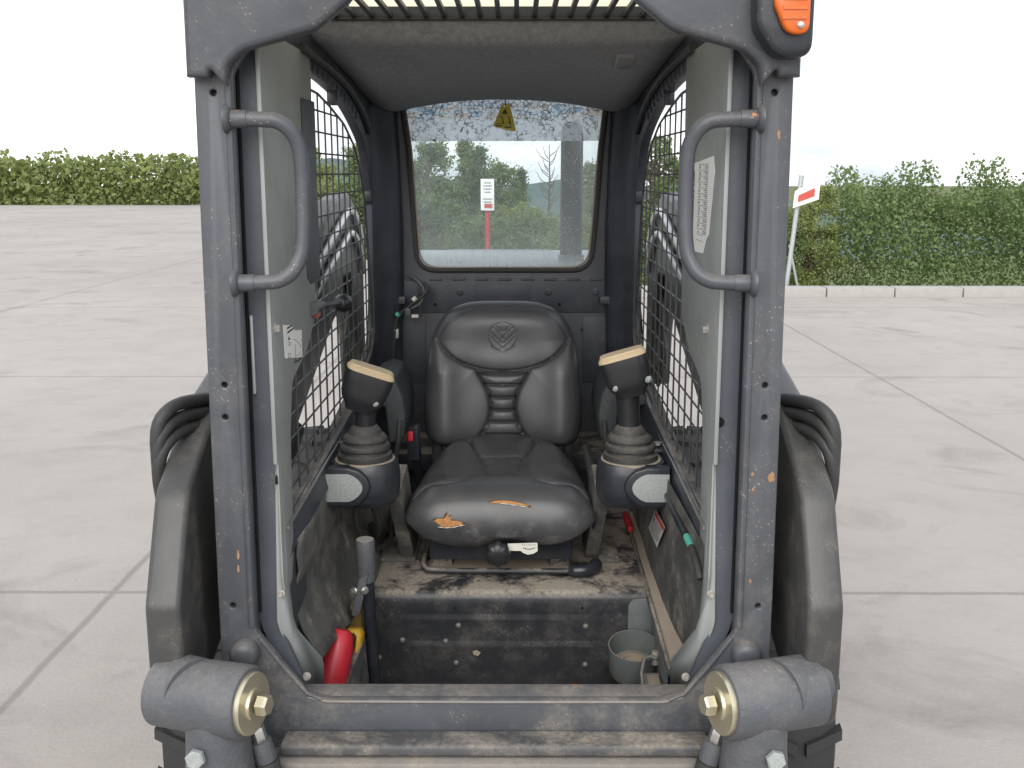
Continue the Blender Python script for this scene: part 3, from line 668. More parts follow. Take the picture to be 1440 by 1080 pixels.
# headliner
nu, nv = 60, 44; V = []
for j in range(nv+1):
    t_ = j/nv
    for i in range(nu+1):
        x_ = -.455+.91*i/nu; ax = abs(x_)
        if t_ < .08: y_ = 2.660+.012*(t_/.08); z_ = 2.157-.053*(t_/.08)     # front drop strip
        else:
            q = (t_-.08)/.92; y_ = 2.672+q*1.065
            z_ = 2.104-.063*q-.006*math.sin(q*math.pi)
        q = max(0, (t_-.08)/.92)
        z_ -= (q**2)*(.040*min(1, ax/.36)**2.2)                       # arched rear edge
        z_ += (.02*q+.012)*max(0, (ax-.37)/.085)**2                    # sides turn up
        z_ -= .012*(1-min(1, ax/.40)**4)*min(1, t_/.05)*(1-q)*.5
        d_ = ((x_+.29)/.075)**2+((y_-2.95)/.16)**2; z_ += .018/(1+math.exp(min(40, 8*(d_-1))))
        V.append((x_, y_, z_))
F_ = [(j*(nu+1)+i, j*(nu+1)+i+1, (j+1)*(nu+1)+i+1, (j+1)*(nu+1)+i) for j in range(nv) for i in range(nu)]
g = G().add(V, F_)
hl_ = P(g, 'headliner', 'felt', smooth=50, label='grey felt headliner with arched rear edge')
m_ = hl_.modifiers.new('thick', 'SOLIDIFY'); m_.thickness = .012; m_.offset = 1
G().tube([V[i] for i in range(nu+1)], .004, 6).build('front_piping', 'rubber', hl_)
dl = G().hexa([(.297,2.80,2.082),(.340,2.80,2.082),(.350,2.98,2.070),(.305,2.98,2.070)], [(.292,2.795,2.10),(.345,2.795,2.10),(.355,2.985,2.09),(.30,2.985,2.09)]).build('dome_light', 'dome', ROOT, bevel=.005, label='small grey dome light on the headliner')

# grab handles
for sx in (-1, 1):
    side = 'left' if sx < 0 else 'right'
    gh = node('grab_handle', ROOT, f'bent dark grey tube grab handle on the {side} door post')
    x0, xi = sx*.483, sx*.365
    raw = [(x0,2.045,1.897),(sx*.43,2.045,1.896),(sx*.405,2.047,1.893),(sx*.383,2.052,1.878),(sx*.369,2.06,1.85),(xi,2.064,1.81),(xi,2.066,1.75),(sx*.367,2.064,1.685),(sx*.372,2.06,1.645),(sx*.388,2.052,1.612),(sx*.412,2.047,1.596),(sx*.44,2.045,1.592),(x0,2.045,1.591)]
    G().tube(catmull(raw, 5), .0145, 16).build('tube', 'frame', gh, smooth=60)
    for z_ in (1.897, 1.591):
        G().tube([(sx*.492,2.045,z_),(sx*.458,2.045,z_)], .0168, 16).build('flattened_end', 'frame', gh, bevel=.004)
        G().lathe([(.027,0),(.026,.006),(.02,.012)], (sx*.501,2.045,z_), (-sx,0,0), 18, ).build('weld', 'frame', gh, smooth=60)
# long striker plate beside left jamb
P(G().box((-.489,2.107,1.36),(-.483,2.117,1.52)), 'striker_plate', 'galv', bevel=.002)

#@@INTERIOR
# ------------------------------------------------------------------ pedestal and footwell
def ped():
    # cross-section across y/z with two pressed ribs, swept over x
    prof = [(3.60,.690),(2.735,.690),(2.722,.687),(2.714,.680),(2.71,.668),(2.71,.655),(2.708,.630),(2.712,.624),(2.703,.616),(2.708,.606),(2.71,.58),(2.71,.552),(2.712,.546),(2.703,.538),(2.708,.529),(2.71,.50),(2.712,.34)]
    xs = [-.345,-.335,-.25,-.24,.24,.25,.425,.44]
    V = []
    for x_ in xs:
        rib = 1 if -.245 < x_ < .245 else 0
        for (y_, z_) in prof:
            yy = y_
            if not rib and z_ < .66 and z_ > .36: yy = 2.71
            V.append((x_, yy, z_))
    n_ = len(prof); F_ = [(i*n_+k, i*n_+k+1, (i+1)*n_+k+1, (i+1)*n_+k) for i in range(len(xs)-1) for k in range(n_-1)]
    return G().add(V, F_)
pd = P(ped(), 'seat_pedestal', 'floor', smooth=60, label='dusty black metal seat pedestal with two pressed ribs')
G().box((-.44,2.95,.60),(-.3455,3.60,.6895)).build('pedestal_wing', 'floor', pd, bevel=.003)
G().box((-.3515,2.72,.34),(-.3455,3.2,.688)).build('pedestal_side', 'floor', pd, bevel=.001)
for x_, z_ in ((-.122,.644),(.222,.644)): hole_disc((x_,2.709,z_), (0,-1,0), .0045, pd, 'rivet_hole')
for x_, z_ in ((-.113,.594),(.232,.592),(-.148,.548),(-.266,.551),(-.12,.485),(.232,.48),(-.33,.50)):
    G().lathe([(.0085,0),(.008,.003),(.005,.006),(.001,.007)], (x_,2.7095,z_), (0,-1,0), 14).build('rivet', 'rivet', pd, smooth=60)
P(G().box((-.46,2.1,.30),(.46,2.75,.34)), 'footwell_floor', 'dusty', bevel=.003)
P(G().add([(-.12+x*.012, 2.7055, .51+z*.012) for x, z in ((4,0),(5,-.3),(5.6,.6),(4.6,1.2),(3.7,.8))], [(0,1,2,3,4)]), 'mud_flake', 'dusty')
# dusty corner trim along right wall
P(G().hexa([(.40,2.30,.672),(.445,2.30,.69),(.445,3.35,.705),(.405,3.35,.692)], [(.405,2.30,.685),(.447,2.30,.715),(.447,3.35,.728),(.408,3.35,.70)]), 'corner_trim', 'dusty', bevel=.004)
P(G().hexa([(.392,2.28,.66),(.402,2.28,.664),(.404,3.3,.694),(.396,3.3,.692)], [(.392,2.28,.68),(.40,2.28,.682),(.403,3.3,.705),(.396,3.3,.703)]), 'corner_trim', 'liner', bevel=.002)
# right liner
nu, nv = 24, 14; V = []
for i in range(nu+1):
    y_ = 2.16+1.4*i/nu
    for j in range(nv+1):
        t_ = j/nv; z_ = 1.02+.06*i/nu-t_*(.34+.06*i/nu)
        x_ = .443-.018*min(1, i/8)-.006*math.sin(t_*math.pi)*min(1, i/6)+.003*math.sin(i*.9)*math.sin(t_*3)
        V.append((x_, y_, z_))
F_ = [(i*(nv+1)+j, i*(nv+1)+j+1, (i+1)*(nv+1)+j+1, (i+1)*(nv+1)+j) for i in range(nu) for j in range(nv)]
P(G().add(V, F_), 'side_liner', 'liner', smooth=60, label='scuffed grey liner on the lower right wall')
# gas strut along right liner
P(G().tube([(.424,2.84,1.000),(.428,2.47,.992)], .009, 12), 'strut', 'plastic')
P(G().tube([(.428,2.47,.992),(.431,2.32,.986)], .0105, 10), 'strut_end', 'plastic')
P(G().tube([(.431,2.315,.986),(.432,2.255,.983)], .0085, 10), 'strut_cap', 'green')
P(G().tube([(.432,2.255,.983),(.434,2.18,.965),(.437,2.16,.945)], .0085, 10), 'hose', 'rubber')
# left liner: folded, torn at its lower front
V = []; prof = [(-.444,1.0),(-.441,.96),(-.430,.925),(-.436,.88),(-.430,.83),(-.405,.775),(-.378,.735),(-.350,.700)]
nu = 16
for i in range(nu+1):
    q = i/nu; y_ = 2.255+1.115*q
    for j, (x_, z_) in enumerate(prof):
        w = max(0, 1-q*1.8)
        z2 = z_-(.045*math.exp(-((q-.35)/.2)**2)-.015*w)*(j/7)**2; x2 = x_+.008*math.sin(i*1.1+j*.8)*(j/7)*(1-w)-.05*w*(j/7)
        V.append((x2, y_, z2+.03*q))
n_ = len(prof); F_ = [(i*n_+k, i*n_+k+1, (i+1)*n_+k+1, (i+1)*n_+k) for i in range(nu) for k in range(n_-1)]
ll = P(G().add(V, F_), 'side_liner', 'liner', smooth=40, label='folded dusty liner on the lower left wall')
m_ = ll.modifiers.new('thick', 'SOLIDIFY'); m_.thickness = .005

# ------------------------------------------------------------------ seat
SEAT = node('seat', ROOT, 'black vinyl operator seat with a torn cushion front')
def pdist(pts, polys):
    """distance of 2-D points to a set of polylines"""
    d = np.full(len(pts), 9.)
    for pl_ in polys:
        for a, b in zip(pl_[:-1], pl_[1:]):
            a = np.array(a, float); b = np.array(b, float); ab = b-a; t = np.clip(((pts-a)@ab)/(ab@ab+1e-12), 0, 1)
            d = np.minimum(d, np.linalg.norm(pts-(a+t[:, None]*ab), axis=1))
    return d
def sm(pts, n=6): return [(p[0], p[1]) for p in catmull([(*p, 0) for p in pts], n)]
def both(pl_): return [pl_, [(-p[0], *p[1:]) for p in pl_]]
# backrest ----------------------------------------------------------
half = [(0,1.389),(.077,1.388),(.128,1.380),(.172,1.36),(.205,1.326),(.228,1.278),(.243,1.215),(.252,1.13),(.258,1.06),(.255,.985),(.243,.945),(.205,.925),(.12,.922),(0,.922)]
bd = catmull([(x_, z_, 0) for x_, z_ in half]+[(-x_, z_, 0) for x_, z_ in half[-2:0:-1]], 14, closed=True)
bd = np.array([(p[0], p[1]) for p in bd]); nb = len(bd); C0 = np.array([0., 1.13])
NR = 90; rs = np.linspace(0, 1, NR+1)[1:]**.9
pts2 = [C0[None]]; rv = [np.zeros(1)]
for r_ in rs: pts2.append(C0+(bd-C0)*r_); rv.append(np.full(nb, r_))
pts2 = np.concatenate(pts2); rv = np.concatenate(rv)
head = sm([(0,1.172),(.05,1.175),(.095,1.185),(.14,1.203),(.18,1.232),(.213,1.272)])
lobe = sm([(.085,1.176),(.066,1.14),(.048,1.105),(.040,1.07),(.042,1.035),(.053,1.0),(.072,.968),(.10,.94)])
ribs = [[(-.073,1.164),(.073,1.164)],[(-.062,1.128),(.062,1.128)],[(-.051,1.088),(.051,1.088)],[(-.044,1.048),(.044,1.048)],[(-.046,1.010),(.046,1.010)],[(-.062,.968),(.062,.968)]]
rimg = [[(p[0]*.90, 1.13+(p[1]-1.13)*.90) for p in np.vstack([bd, bd[:1]])]]
rim_top = [[p for p in rimg[0] if p[1] > 1.27]]
dG = pdist(pts2, both(head)+both(lobe)); dR = pdist(pts2, ribs)
inside_col = np.abs(pts2[:, 0]) < np.interp(pts2[:, 1], [.93,.968,1.0,1.035,1.07,1.105,1.14,1.176], [.11,.072,.053,.042,.040,.048,.066,.085])
h = .060*(1-rv**7)**.5
fe = np.clip((1-rv)/.10, 0, 1)
h += (-.009*np.exp(-(dG/.0045)**2)+.010*(1-np.exp(-dG/.030)))*fe
rb_ = inside_col & (pts2[:, 1] < 1.168)
h += np.where(rb_, -.0075*np.exp(-(dR/.0042)**2)+.004*(1-np.exp(-dR/.01))-.008, 0)
h += .020*np.exp(-((np.abs(pts2[:, 0])-.20)/.055)**2)*np.clip((1.27-pts2[:, 1])/.1, 0, 1)       # side bolsters
h += .004*np.exp(-((pts2[:, 1]-1.335)/.035)**2)*np.clip(1-(np.abs(pts2[:,0])/.2)**4, 0, 1)         # top roll
rg_ = [[(p[0]*.925, 1.13+(p[1]-1.13)*.925) for p in bd if p[1] > 1.285]]
rg_[0].sort(key=lambda p: p[0])
h -= .0045*np.exp(-(pdist(pts2, rg_)/.005)**2)
h -= .007*np.exp(-(((pts2[:, 0])/.14)**2+((pts2[:, 1]-1.255)/.05)**2))                             # dished headrest
# leaf emblem pressed into the head pad
def arc(c, r_, a0, a1, n=10): return [(c[0]+r_[0]*math.cos(R(a)), c[1]+r_[1]*math.sin(R(a))) for a in np.linspace(a0, a1, n)]
EC = (0, 1.279); er = (.044, .049)
lg = []
e = lambda u, v_: (EC[0]+u*.044, EC[1]+v_*.049)     # emblem units -1..1
lg += both([e(.06,.95),e(.06,.36),e(.62,.85)])+both(arc(EC, er, 84, 51))
lg += both(sm([e(.75,.72),e(.20,.22),e(.08,.02),e(.06,-.38),e(.36,-.12),e(.93,.36)]))+both(arc(EC, er, 46, 22))
lg += both(sm([e(.98,.16),e(.55,-.25),e(.15,-.58),e(.08,-.72)]))+both(arc(EC, er, -2, -18, 5))
lg += both(arc(EC, (er[0]*.98, er[1]*.88), -25, -82))+both(arc(EC, (er[0]*.99, er[1]*1.0), -35, -84))
dL = pdist(pts2, lg); h += -.0022*np.exp(-(dL/.0013)**2)
yb = 3.40+(pts2[:, 1]-.95)*.13
V = [(p[0], y_-hh, p[1]) for p, y_, hh in zip(pts2, yb, h)]
F_ = [(0, 1+k, 1+(k+1) % nb) for k in range(nb)]
for j in range(NR-1):
    a, b = 1+j*nb, 1+(j+1)*nb
    F_ += [(a+k, b+k, b+(k+1) % nb, a+(k+1) % nb) for k in range(nb)]
# back shell
st = len(V)
for r_, dy in ((.985,.03),(.93,.055),(.5,.065)):
    V += [(q[0], 3.40+(q[1]-.95)*.13+dy, q[1]) for q in C0+(bd-C0)*r_]
a = 1+(NR-1)*nb
for b in (st, st+nb, st+2*nb):
    F_ += [(a+k, b+k, b+(k+1) % nb, a+(k+1) % nb) for k in range(nb)]; a = b
F_.append(tuple(a+k for k in range(nb)))
bk = G().add(V, F_).build('backrest', 'vinyl', SEAT, smooth=75)
for sx in (-1, 1): G().hexa([(sx*.20,3.40,.80),(sx*.235,3.40,.80),(sx*.235,3.45,.80),(sx*.20,3.45,.80)],[(sx*.20,3.42,1.0),(sx*.235,3.42,1.0),(sx*.235,3.46,1.0),(sx*.20,3.46,1.0)]).build('back_bracket', 'plastic', SEAT, bevel=.004)
# cushion -----------------------------------------------------------
cp_ = [(3.42,.925,.115),(3.39,.952,.140),(3.34,.964,.168),(3.25,.958,.208),(3.15,.948,.234),(3.05,.944,.248),(2.95,.948,.254),(2.89,.958,.256),(2.85,.962,.257),(2.80,.955,.259),(2.762,.928,.262),(2.742,.890,.263),(2.740,.850,.258),(2.756,.815,.240),(2.785,.795,.213),(2.83,.785,.19)]
path = np.array([tuple(p) for p in catmull(cp_, 14)]); NT = len(path); NS = 150
tan = np.gradient(path[:, :2], axis=0); tan /= np.linalg.norm(tan, axis=1)[:, None]; nrm = np.stack([tan[:, 1]*-1, tan[:, 0]], 1)*-1   # outward
if nrm[NT//3, 1] < 0: nrm = -nrm
# note: nrm[:,0] along y, nrm[:,1] along z
th = .14
ph = np.linspace(0, math.pi, NS+1)
cx_ = -np.sign(np.cos(ph))*np.abs(np.cos(ph))**.50; dp = 1-np.abs(np.sin(ph))**.50
crease = sm([(.236,2.815),(.205,2.852),(.155,2.842),(.116,2.858),(.085,2.895),(.05,2.945),(.033,2.98),(.045,3.07),(.075,3.19),(.107,3.32)])
ck = both(crease)+[[(-.062,3.155),(.062,3.155)],[(-.05,2.945),(.05,2.945)],[(-.034,3.0),(.034,3.0)]]
GX = np.zeros((NT, NS+1)); GY = GX.copy(); GZ = GX.copy()
for i in range(NT):
    y_, z_, w = path[i]; t2 = min(th, .14)
    GX[i] = w*cx_; GY[i] = y_-nrm[i, 0]*dp*t2*.62; GZ[i] = z_-nrm[i, 1]*dp*t2
pp = np.stack([GX.ravel(), GY.ravel()], 1); top = (GZ.ravel() > .90)
dC = pdist(pp, ck)
bl = np.clip((GZ.ravel()-.86)/.08, 0, 1); bl = bl*bl*(3-2*bl)
hh = bl*(-.010*np.exp(-(dC/.0052)**2)+.013*(1-np.exp(-dC/.034))-.004)+(1-bl)*.0065
# central notch in the front lip above the knob, and side bolsters
hh += -.022*np.exp(-((pp[:, 0]-.03)/.065)**2)*np.clip((.838-GZ.ravel())/.03, 0, 1)*(pp[:, 1] < 2.85)
hh += .010*np.exp(-((np.abs(pp[:, 0])-.19)/.05)**2)*np.clip((pp[:, 1]-2.9)/.1, 0, 1)
hh += .0022*np.sin(pp[:, 0]*34+np.sin(pp[:, 1]*21)*2)*np.exp(-((GZ.ravel()-.90)/.06)**2)
hh = hh.reshape(NT, NS+1); fall = (1-dp)[None]**.5
GY += nrm[:, :1]*hh*fall; GZ += nrm[:, 1:]*hh*fall
V = list(zip(GX.ravel(), GY.ravel(), GZ.ravel()))
F_ = [(i*(NS+1)+k, i*(NS+1)+k+1, (i+1)*(NS+1)+k+1, (i+1)*(NS+1)+k) for i in range(NT-1) for k in range(NS)]
n0 = len(V); V += [(x_, y_+.0, z_-.10) for x_, y_, z_ in V[:NS+1]]; F_ += [(k, k+1, n0+k+1, n0+k) for k in range(NS)]
cu_ = G().add(V, F_).build('cushion', 'vinyl', SEAT, smooth=75)
G().box((-.20,2.83,.735),(.20,3.38,.84)).build('seat_pan', 'plastic', SEAT, bevel=.01)
# tears: foam showing, laid on the cushion skin
from mathutils.bvhtree import BVHTree
bv = BVHTree.FromPolygons([q.co.copy() for q in cu_.data.vertices], [tuple(p.vertices) for p in cu_.data.polygons])
def on_skin(x_, z_, off=.0015):
    hit = bv.ray_cast(Vector((x_, 2.3, z_+.12)), Vector((0, 1, -.28)).normalized()); 
    n_ = hit[1] if hit[1].y < 0 else -hit[1]
    return hit[0]+n_*off
def skin_patch(outline, name, mat, off, fill=9):
    c = Vector((sum(p[0] for p in outline)/len(outline), sum(p[1] for p in outline)/len(outline))); n_ = len(outline); V = [on_skin(c.x, c.y, off)]; F_ = []
    for j in range(1, fill+1):
        for p in outline:
            q = c+(Vector(p)-c)*j/fill; V.append(on_skin(q.x, q.y, off*(1 if j < fill else .3)))
    F_ = [(0, 1+k, 1+(k+1) % n_) for k in range(n_)]
    for j in range(fill-1):
        a, b = 1+j*n_, 1+(j+1)*n_; F_ += [(a+k, b+k, b+(k+1) % n_, a+(k+1) % n_) for k in range(n_)]
    return G().add(V, F_).build(name, mat, cu_, smooth=60)
def jag(pts, a): return [(p[0]+random.uniform(-a, a), p[1]+random.uniform(-a, a)) for p in pts]
# coordinates: (x, z where the sight line of the hand-measured point crosses y = 2.742)
t1 = [(-.182,.886),(-.172,.893),(-.155,.892),(-.147,.897),(-.144,.910),(-.139,.897),(-.128,.901),(-.136,.893),(-.130,.884),(-.115,.887),(-.098,.879),(-.092,.872),(-.11,.871),(-.135,.866),(-.160,.866),(-.168,.875)]
skin_patch(jag(t1, .0012), 'torn_hole_shade', 'tearshade', .0012)  # painted shade: dark rim shows above the lowered foam, as if sunken
skin_patch([(-.138+(p[0]+.138)*.95+.0012, .881+(p[1]-.881)*.92-.0014) for p in t1], 'foam_patch', 'foam', .0024)
t2 = [(-.036,.935),(-.02,.942),(0,.9445),(.025,.943),(.05,.937),(.075,.928),(.086,.921),(.06,.924),(.03,.930),(0,.9325),(-.02,.933)]
skin_patch(jag(t2, .001), 'torn_slit_shade', 'tearshade', .0012)  # same painted recess shade round the slit
skin_patch([(.02+(p[0]-.02)*.95, .9345+(p[1]-.9345)*.70-.0012) for p in t2], 'foam_patch', 'foam', .0024)
for base_, name in (([(-.166,.868),(-.150,.8655),(-.130,.8655),(-.110,.870),(-.096,.873)], 'frayed_thread'), ([(.0,.931),(.025,.929),(.05,.9245),(.075,.9215)], 'frayed_thread')):
    for a_, b_ in zip(base_[:-1], base_[1:]):
        q = [on_skin(a_[0]+(b_[0]-a_[0])*t_, a_[1]+(b_[1]-a_[1])*t_+random.uniform(-.0006, .0006), .0032) for t_ in (0, .33, .66, .92)]
        G().tube(q, [.0007, .0013, .0011, .0006], 5).build(name, 'label', cu_)
for (x_, z_, dx, dz) in ((-.178,.889,.012,.006),(-.147,.900,.004,.012),(-.100,.878,.012,-.005),(.078,.925,.012,-.003)):
    a0 = on_skin(x_-.006, z_-.003, .001); a1 = on_skin(x_+.006, z_+.003, .001); tip = on_skin(x_+dx*.3, z_+dz*.3, .009)
    G().add([a0, a1, tip, (a0+a1)/2+Vector((0,-.001,0))], [(0,1,2),(0,2,3),(1,3,2)]).build('curled_flap', 'vinyl', cu_)
# weight knob, gauge label, slide bar
kn = G()
prof = [(.018,.0),(.03,.006),(.034,.012),(.034,.024),(.030,.030),(.026,.034),(.010,.036)]
n_ = 48; V = []; F_ = []
for r_, hgt in prof:
    for k in range(n_):
        a = 2*math.pi*k/n_; rr = r_*(1+.06*math.cos(8*a)*(1 if r_ > .028 else .2)); V.append((-.006+rr*math.cos(a), 2.752-hgt-.01, .792+rr*math.sin(a)))
for i in range(len(prof)-1): F_ += [(i*n_+k, i*n_+(k+1) % n_, (i+1)*n_+(k+1) % n_, (i+1)*n_+k) for k in range(n_)]
F_ += [tuple(range(n_)), tuple((len(prof)-1)*n_+k for k in range(n_))]
G().add(V, F_).build('weight_knob', 'grip', SEAT, smooth=40)
G().tube([(-.006,2.76,.792),(-.006,2.95,.80)], .010, 10).build('knob_shaft', 'zinc', SEAT)
lb = plate(rpoly([(.02,.795),(.055,.795),(.062,.789),(.075,.784),(.09,.787),(.101,.794,.004),(.101,.818,.004),(.02,.815)]), [], 'XZ', 2.742, .002).build('gauge_label', 'label', SEAT)
g = G(); arcp = [(.062+.032*t_, 2.7405, .8045-.004*math.sin(math.pi*t_)) for t_ in np.linspace(0, 1, 9)]
g.tube(arcp, .0010, 5)
for k in range(7): g.tube([(.060+.0055*k, 2.7408, .811), (.061+.0055*k, 2.7408, .814)], .0006, 4)
g.build('gauge_print', 'ink', lb)
for sx in (-1, 1):
    G().hexa([(sx*.20,2.875,.695),(sx*.135,2.875,.695),(sx*.135,3.4,.695),(sx*.20,3.4,.695)],[(sx*.19,2.93,.735),(sx*.145,2.93,.735),(sx*.145,3.4,.785),(sx*.19,3.4,.785)]).build('seat_rail', 'floor', SEAT, bevel=.008)
G().box((-.205,2.84,.6915),(.2,3.35,.699)).build('base_plate', 'dusty', SEAT, bevel=.002)
G().tube(catmull([(-.215,3.05,.712),(-.222,2.90,.707),(-.210,2.845,.704),(-.18,2.832,.704),(0,2.828,.704),(.2,2.826,.704)], 6), .0085, 10).build('slide_bar', 'floor', SEAT, smooth=60)
G().tube(catmull([(.195,2.826,.706),(.21,2.82,.708),(.235,2.82,.710),(.262,2.835,.711),(.268,2.86,.711)], 5), [.017]*4+[.019]*12+[.019]*5, 16).build('slide_lever_grip', 'plastic', SEAT, smooth=60, bevel=.004)
# seat belt buckle
bkl = node('seat_belt_buckle', ROOT, 'black seat belt buckle with red button left of the seat')
G().hexa([(-.293,3.17,.93),(-.252,3.16,.93),(-.248,3.20,.93),(-.29,3.21,.93)],[(-.290,3.18,1.035),(-.258,3.17,1.042),(-.252,3.20,1.042),(-.286,3.21,1.035)]).build('buckle_body', 'plastic', bkl, bevel=.008)
G().hexa([(-.288,3.166,.992),(-.272,3.162,.992),(-.272,3.18,.992),(-.288,3.18,.992)],[(-.287,3.169,1.022),(-.273,3.165,1.022),(-.273,3.18,1.022),(-.287,3.18,1.022)]).build('button', 'red', bkl, bevel=.003)
G().tube([(-.268,3.2,.94),(-.262,3.26,.84),(-.26,3.32,.75)], .014, 8).build('stalk', 'plastic', bkl)
# recliner bits at the right of the seat
P(G().tube(catmull([(.262,3.25,.95),(.270,3.15,.92),(.275,3.05,.86),(.270,2.98,.80)], 5), .014, 8), 'seat_cable_loop', 'rubber')
P(G().lathe([(.03,0),(.03,.02),(.02,.03)], (.262,3.02,.84), (1,0,0), 18), 'recliner_knob', 'plastic')
P(G().box((.262,2.90,.79),(.267,2.92,.86)), 'recliner_strip', 'zinc', bevel=.001)

# ------------------------------------------------------------------ joystick consoles
def pod(sx):
    side = 'left' if sx < 0 else 'right'
    tilt = 'leaning inwards'
    J = node('joystick_console', ROOT, f'{side} joystick with beige-topped grip on a rounded black console')
    cx, cy = sx*(.353 if sx < 0 else .343), 2.70
    # console body: rounded pod, flat face outboard, round inboard, tapering below
    xo, xi = cx+sx*.088, cx-sx*.090
    V = []; n_ = 40; rows = [(.948,.30),(.950,.62),(.955,.78),(.968,.92),(.988,1.0),(1.015,1.0),(1.035,.97),(1.055,.90),(1.064,.80)]
    for z_, k in rows:
        for a in range(n_):
            t_ = 2*math.pi*a/n_; c_, s_ = math.cos(t_), math.sin(t_)
            ex_ = abs(c_)**.75*(1 if c_ > 0 else -1); ey = abs(s_)**.7*(1 if s_ > 0 else -1)
            if c_ < 0: x_ = cx-sx*.0+(-sx)*(-ex_)*(-1)*.0+sx*(ex_)*.090*(.55+.45*k)      # inboard, round
            else: x_ = cx+sx*ex_*.086*(.9+.1*k)
            kk = k if c_ < .2 else .5+.5*k
            V.append((x_, cy+ey*.085*(.5+.5*kk)*(1 if c_ < .3 else 1.0), z_ if c_ < .3 else max(z_, .960)))
    F_ = [(i*n_+k, i*n_+(k+1) % n_, (i+1)*n_+(k+1) % n_, (i+1)*n_+k) for i in range(len(rows)-1) for k in range(n_)]
    F_ += [tuple(range(n_)), tuple((len(rows)-1)*n_+k for k in range(n_))]
    G().add(V, F_).build('console_body', 'plastic', J, smooth=50)
    # grey label area: D-shape on the front face, on a shallow raised front panel
    fx = lambda u: cx+sx*u
    dsh = [(fx(.088),.977),(fx(.088),1.050)]+[(fx(.030-.036*math.sin(math.pi*q)**.7), 1.050-.073*q) for q in np.linspace(0, 1, 16)]
    big = [(fx(.0905),.962),(fx(.0905),1.066),(fx(.03),1.066)]+[(fx(.02-.045*math.sin(math.pi*q)**.7), 1.066-.104*q) for q in np.linspace(.08, .95, 14)]+[(fx(.02),.962)]
    plate(big, [], 'XZ', cy-.098, .04, .006).build('front_panel', 'plastic', J)
    plate(dsh, [], 'XZ', cy-.1005, .003, .0008).build('grey_label', 'lightgrey', J)
    # rubber bellows
    bc = Vector((cx+sx*.0, cy, 1.050)); ax = Vector((-sx*.02 if sx < 0 else -.06, 0, 1)).normalized()
    G().lathe([(.078,.0),(.0785,.006),(.078,.010)], bc+Vector((0,0,.006)), (0,0,1), 32).build('dust_ring', 'dusty', J)
    prof = [(.070,.012),(.072,.020),(.0705,.030),(.062,.034),(.0605,.040),(.066,.043),(.067,.049),(.063,.056),(.055,.059),(.0545,.064),(.059,.067),(.058,.074),(.051,.081),(.044,.085),(.042,.092),(.036,.100),(.030,.106),(.022,.108)]
    G().lathe(prof, bc, ax, 40, caps=True).build('rubber_boot', 'boot', J, smooth=40)
    # stem
    b0 = bc+ax*.095
    hc = Vector((-.345, cy-.012, 1.256)) if sx < 0 else Vector((.326, cy-.012, 1.296))
    G().tube([b0, b0.lerp(hc, .3), b0.lerp(hc, .75)], [.029,.028,.033], 20).build('stem', 'grip', J, smooth=60)
    # grip head: rounded block, wider at top, tilted
    yaw = .22 if sx < 0 else -.12; roll = -.36 if sx < 0 else .30
    def head(zlo, zhi, name, mat, grow=1., n2=44):
        rows = np.linspace(zlo, zhi, 9); V = []
        for z_ in rows:
            u = (z_+.055)/.11          # 0 bottom .. 1 top
            wx = np.interp(u, [0,.12,.3,.7,.9,1], [.034,.049,.057,.062,.062,.055])*grow
            wy = np.interp(u, [0,.12,.3,.7,.9,1], [.028,.037,.043,.046,.045,.036])*grow
            for a in range(n2):
                t_ = 2*math.pi*a/n2; c_, s_ = math.cos(t_), math.sin(t_)
                V.append((wx*abs(c_)**.45*(1 if c_ > 0 else -1), wy*abs(s_)**.5*(1 if s_ > 0 else -1), z_))
        F_ = [(i*n2+k, i*n2+(k+1) % n2, (i+1)*n2+(k+1) % n2, (i+1)*n2+k) for i in range(8) for k in range(n2)]
        F_ += [tuple(range(n2)), tuple(8*n2+k for k in range(n2))]
        g_ = G().add(V, F_); m = Matrix.Translation(hc) @ Matrix.Rotation(-roll, 4, 'Y') @ Matrix.Rotation(yaw, 4, 'Z') @ Matrix.Rotation(R(-3), 4, 'X')
        return g_.xf(m).build(name, mat, J, smooth=50)
    head(-.062, .040, 'grip', 'grip'); head(.0405, .0565, 'grip_cap', 'beige', 1.006)
    m = Matrix.Translation(hc) @ Matrix.Rotation(-roll, 4, 'Y') @ Matrix.Rotation(yaw, 4, 'Z') @ Matrix.Rotation(R(-3), 4, 'X')
    for bx in ((.032,) if sx < 0 else (-.035, .05)):
        g_ = G().lathe([(.008,0),(.007,.004),(.003,.006)], (bx,-.036,-.026), (0,-1,-.3), 14, sx=1.3).xf(m); g_.build('button', 'lightgrey', J, smooth=60)
    # bracket under the console, hoses
    G().hexa([(cx-sx*.06,2.95,.70),(cx-sx*.10,2.95,.70),(cx-sx*.10,3.10,.70),(cx-sx*.06,3.10,.70)],[(cx-sx*.045,2.75,.96),(cx-sx*.085,2.75,.96),(cx-sx*.085,2.95,.98),(cx-sx*.045,2.95,.98)]).build('support_bracket', 'liner', J, bevel=.005)
    G().box((cx-.06 if sx > 0 else cx+.0, 2.93, .6915), (cx+.0 if sx > 0 else cx+.105, 3.13, .70)).build('foot_plate', 'liner', J, bevel=.003)
    bolt((cx-sx*.075,2.97,.70), (0,0,1), .008, .010, parent=J, mat='liner')
    if sx < 0: G().tube(catmull([(cx+sx*.03,2.74,.96),(cx+sx*.035,2.76,.86),(cx+sx*.01,2.84,.77),(cx-sx*.03,2.95,.75),(cx-sx*.02,3.1,.80)], 6), .008, 8).build('cable', 'rubber', J, smooth=60)
    if sx < 0: G().tube(catmull([(cx+sx*.0,2.74,.96),(cx-sx*.02,2.78,.87),(cx-sx*.0,2.88,.79),(cx+sx*.03,3.0,.78)], 6), .010, 8).build('cable', 'rubber', J, smooth=60)
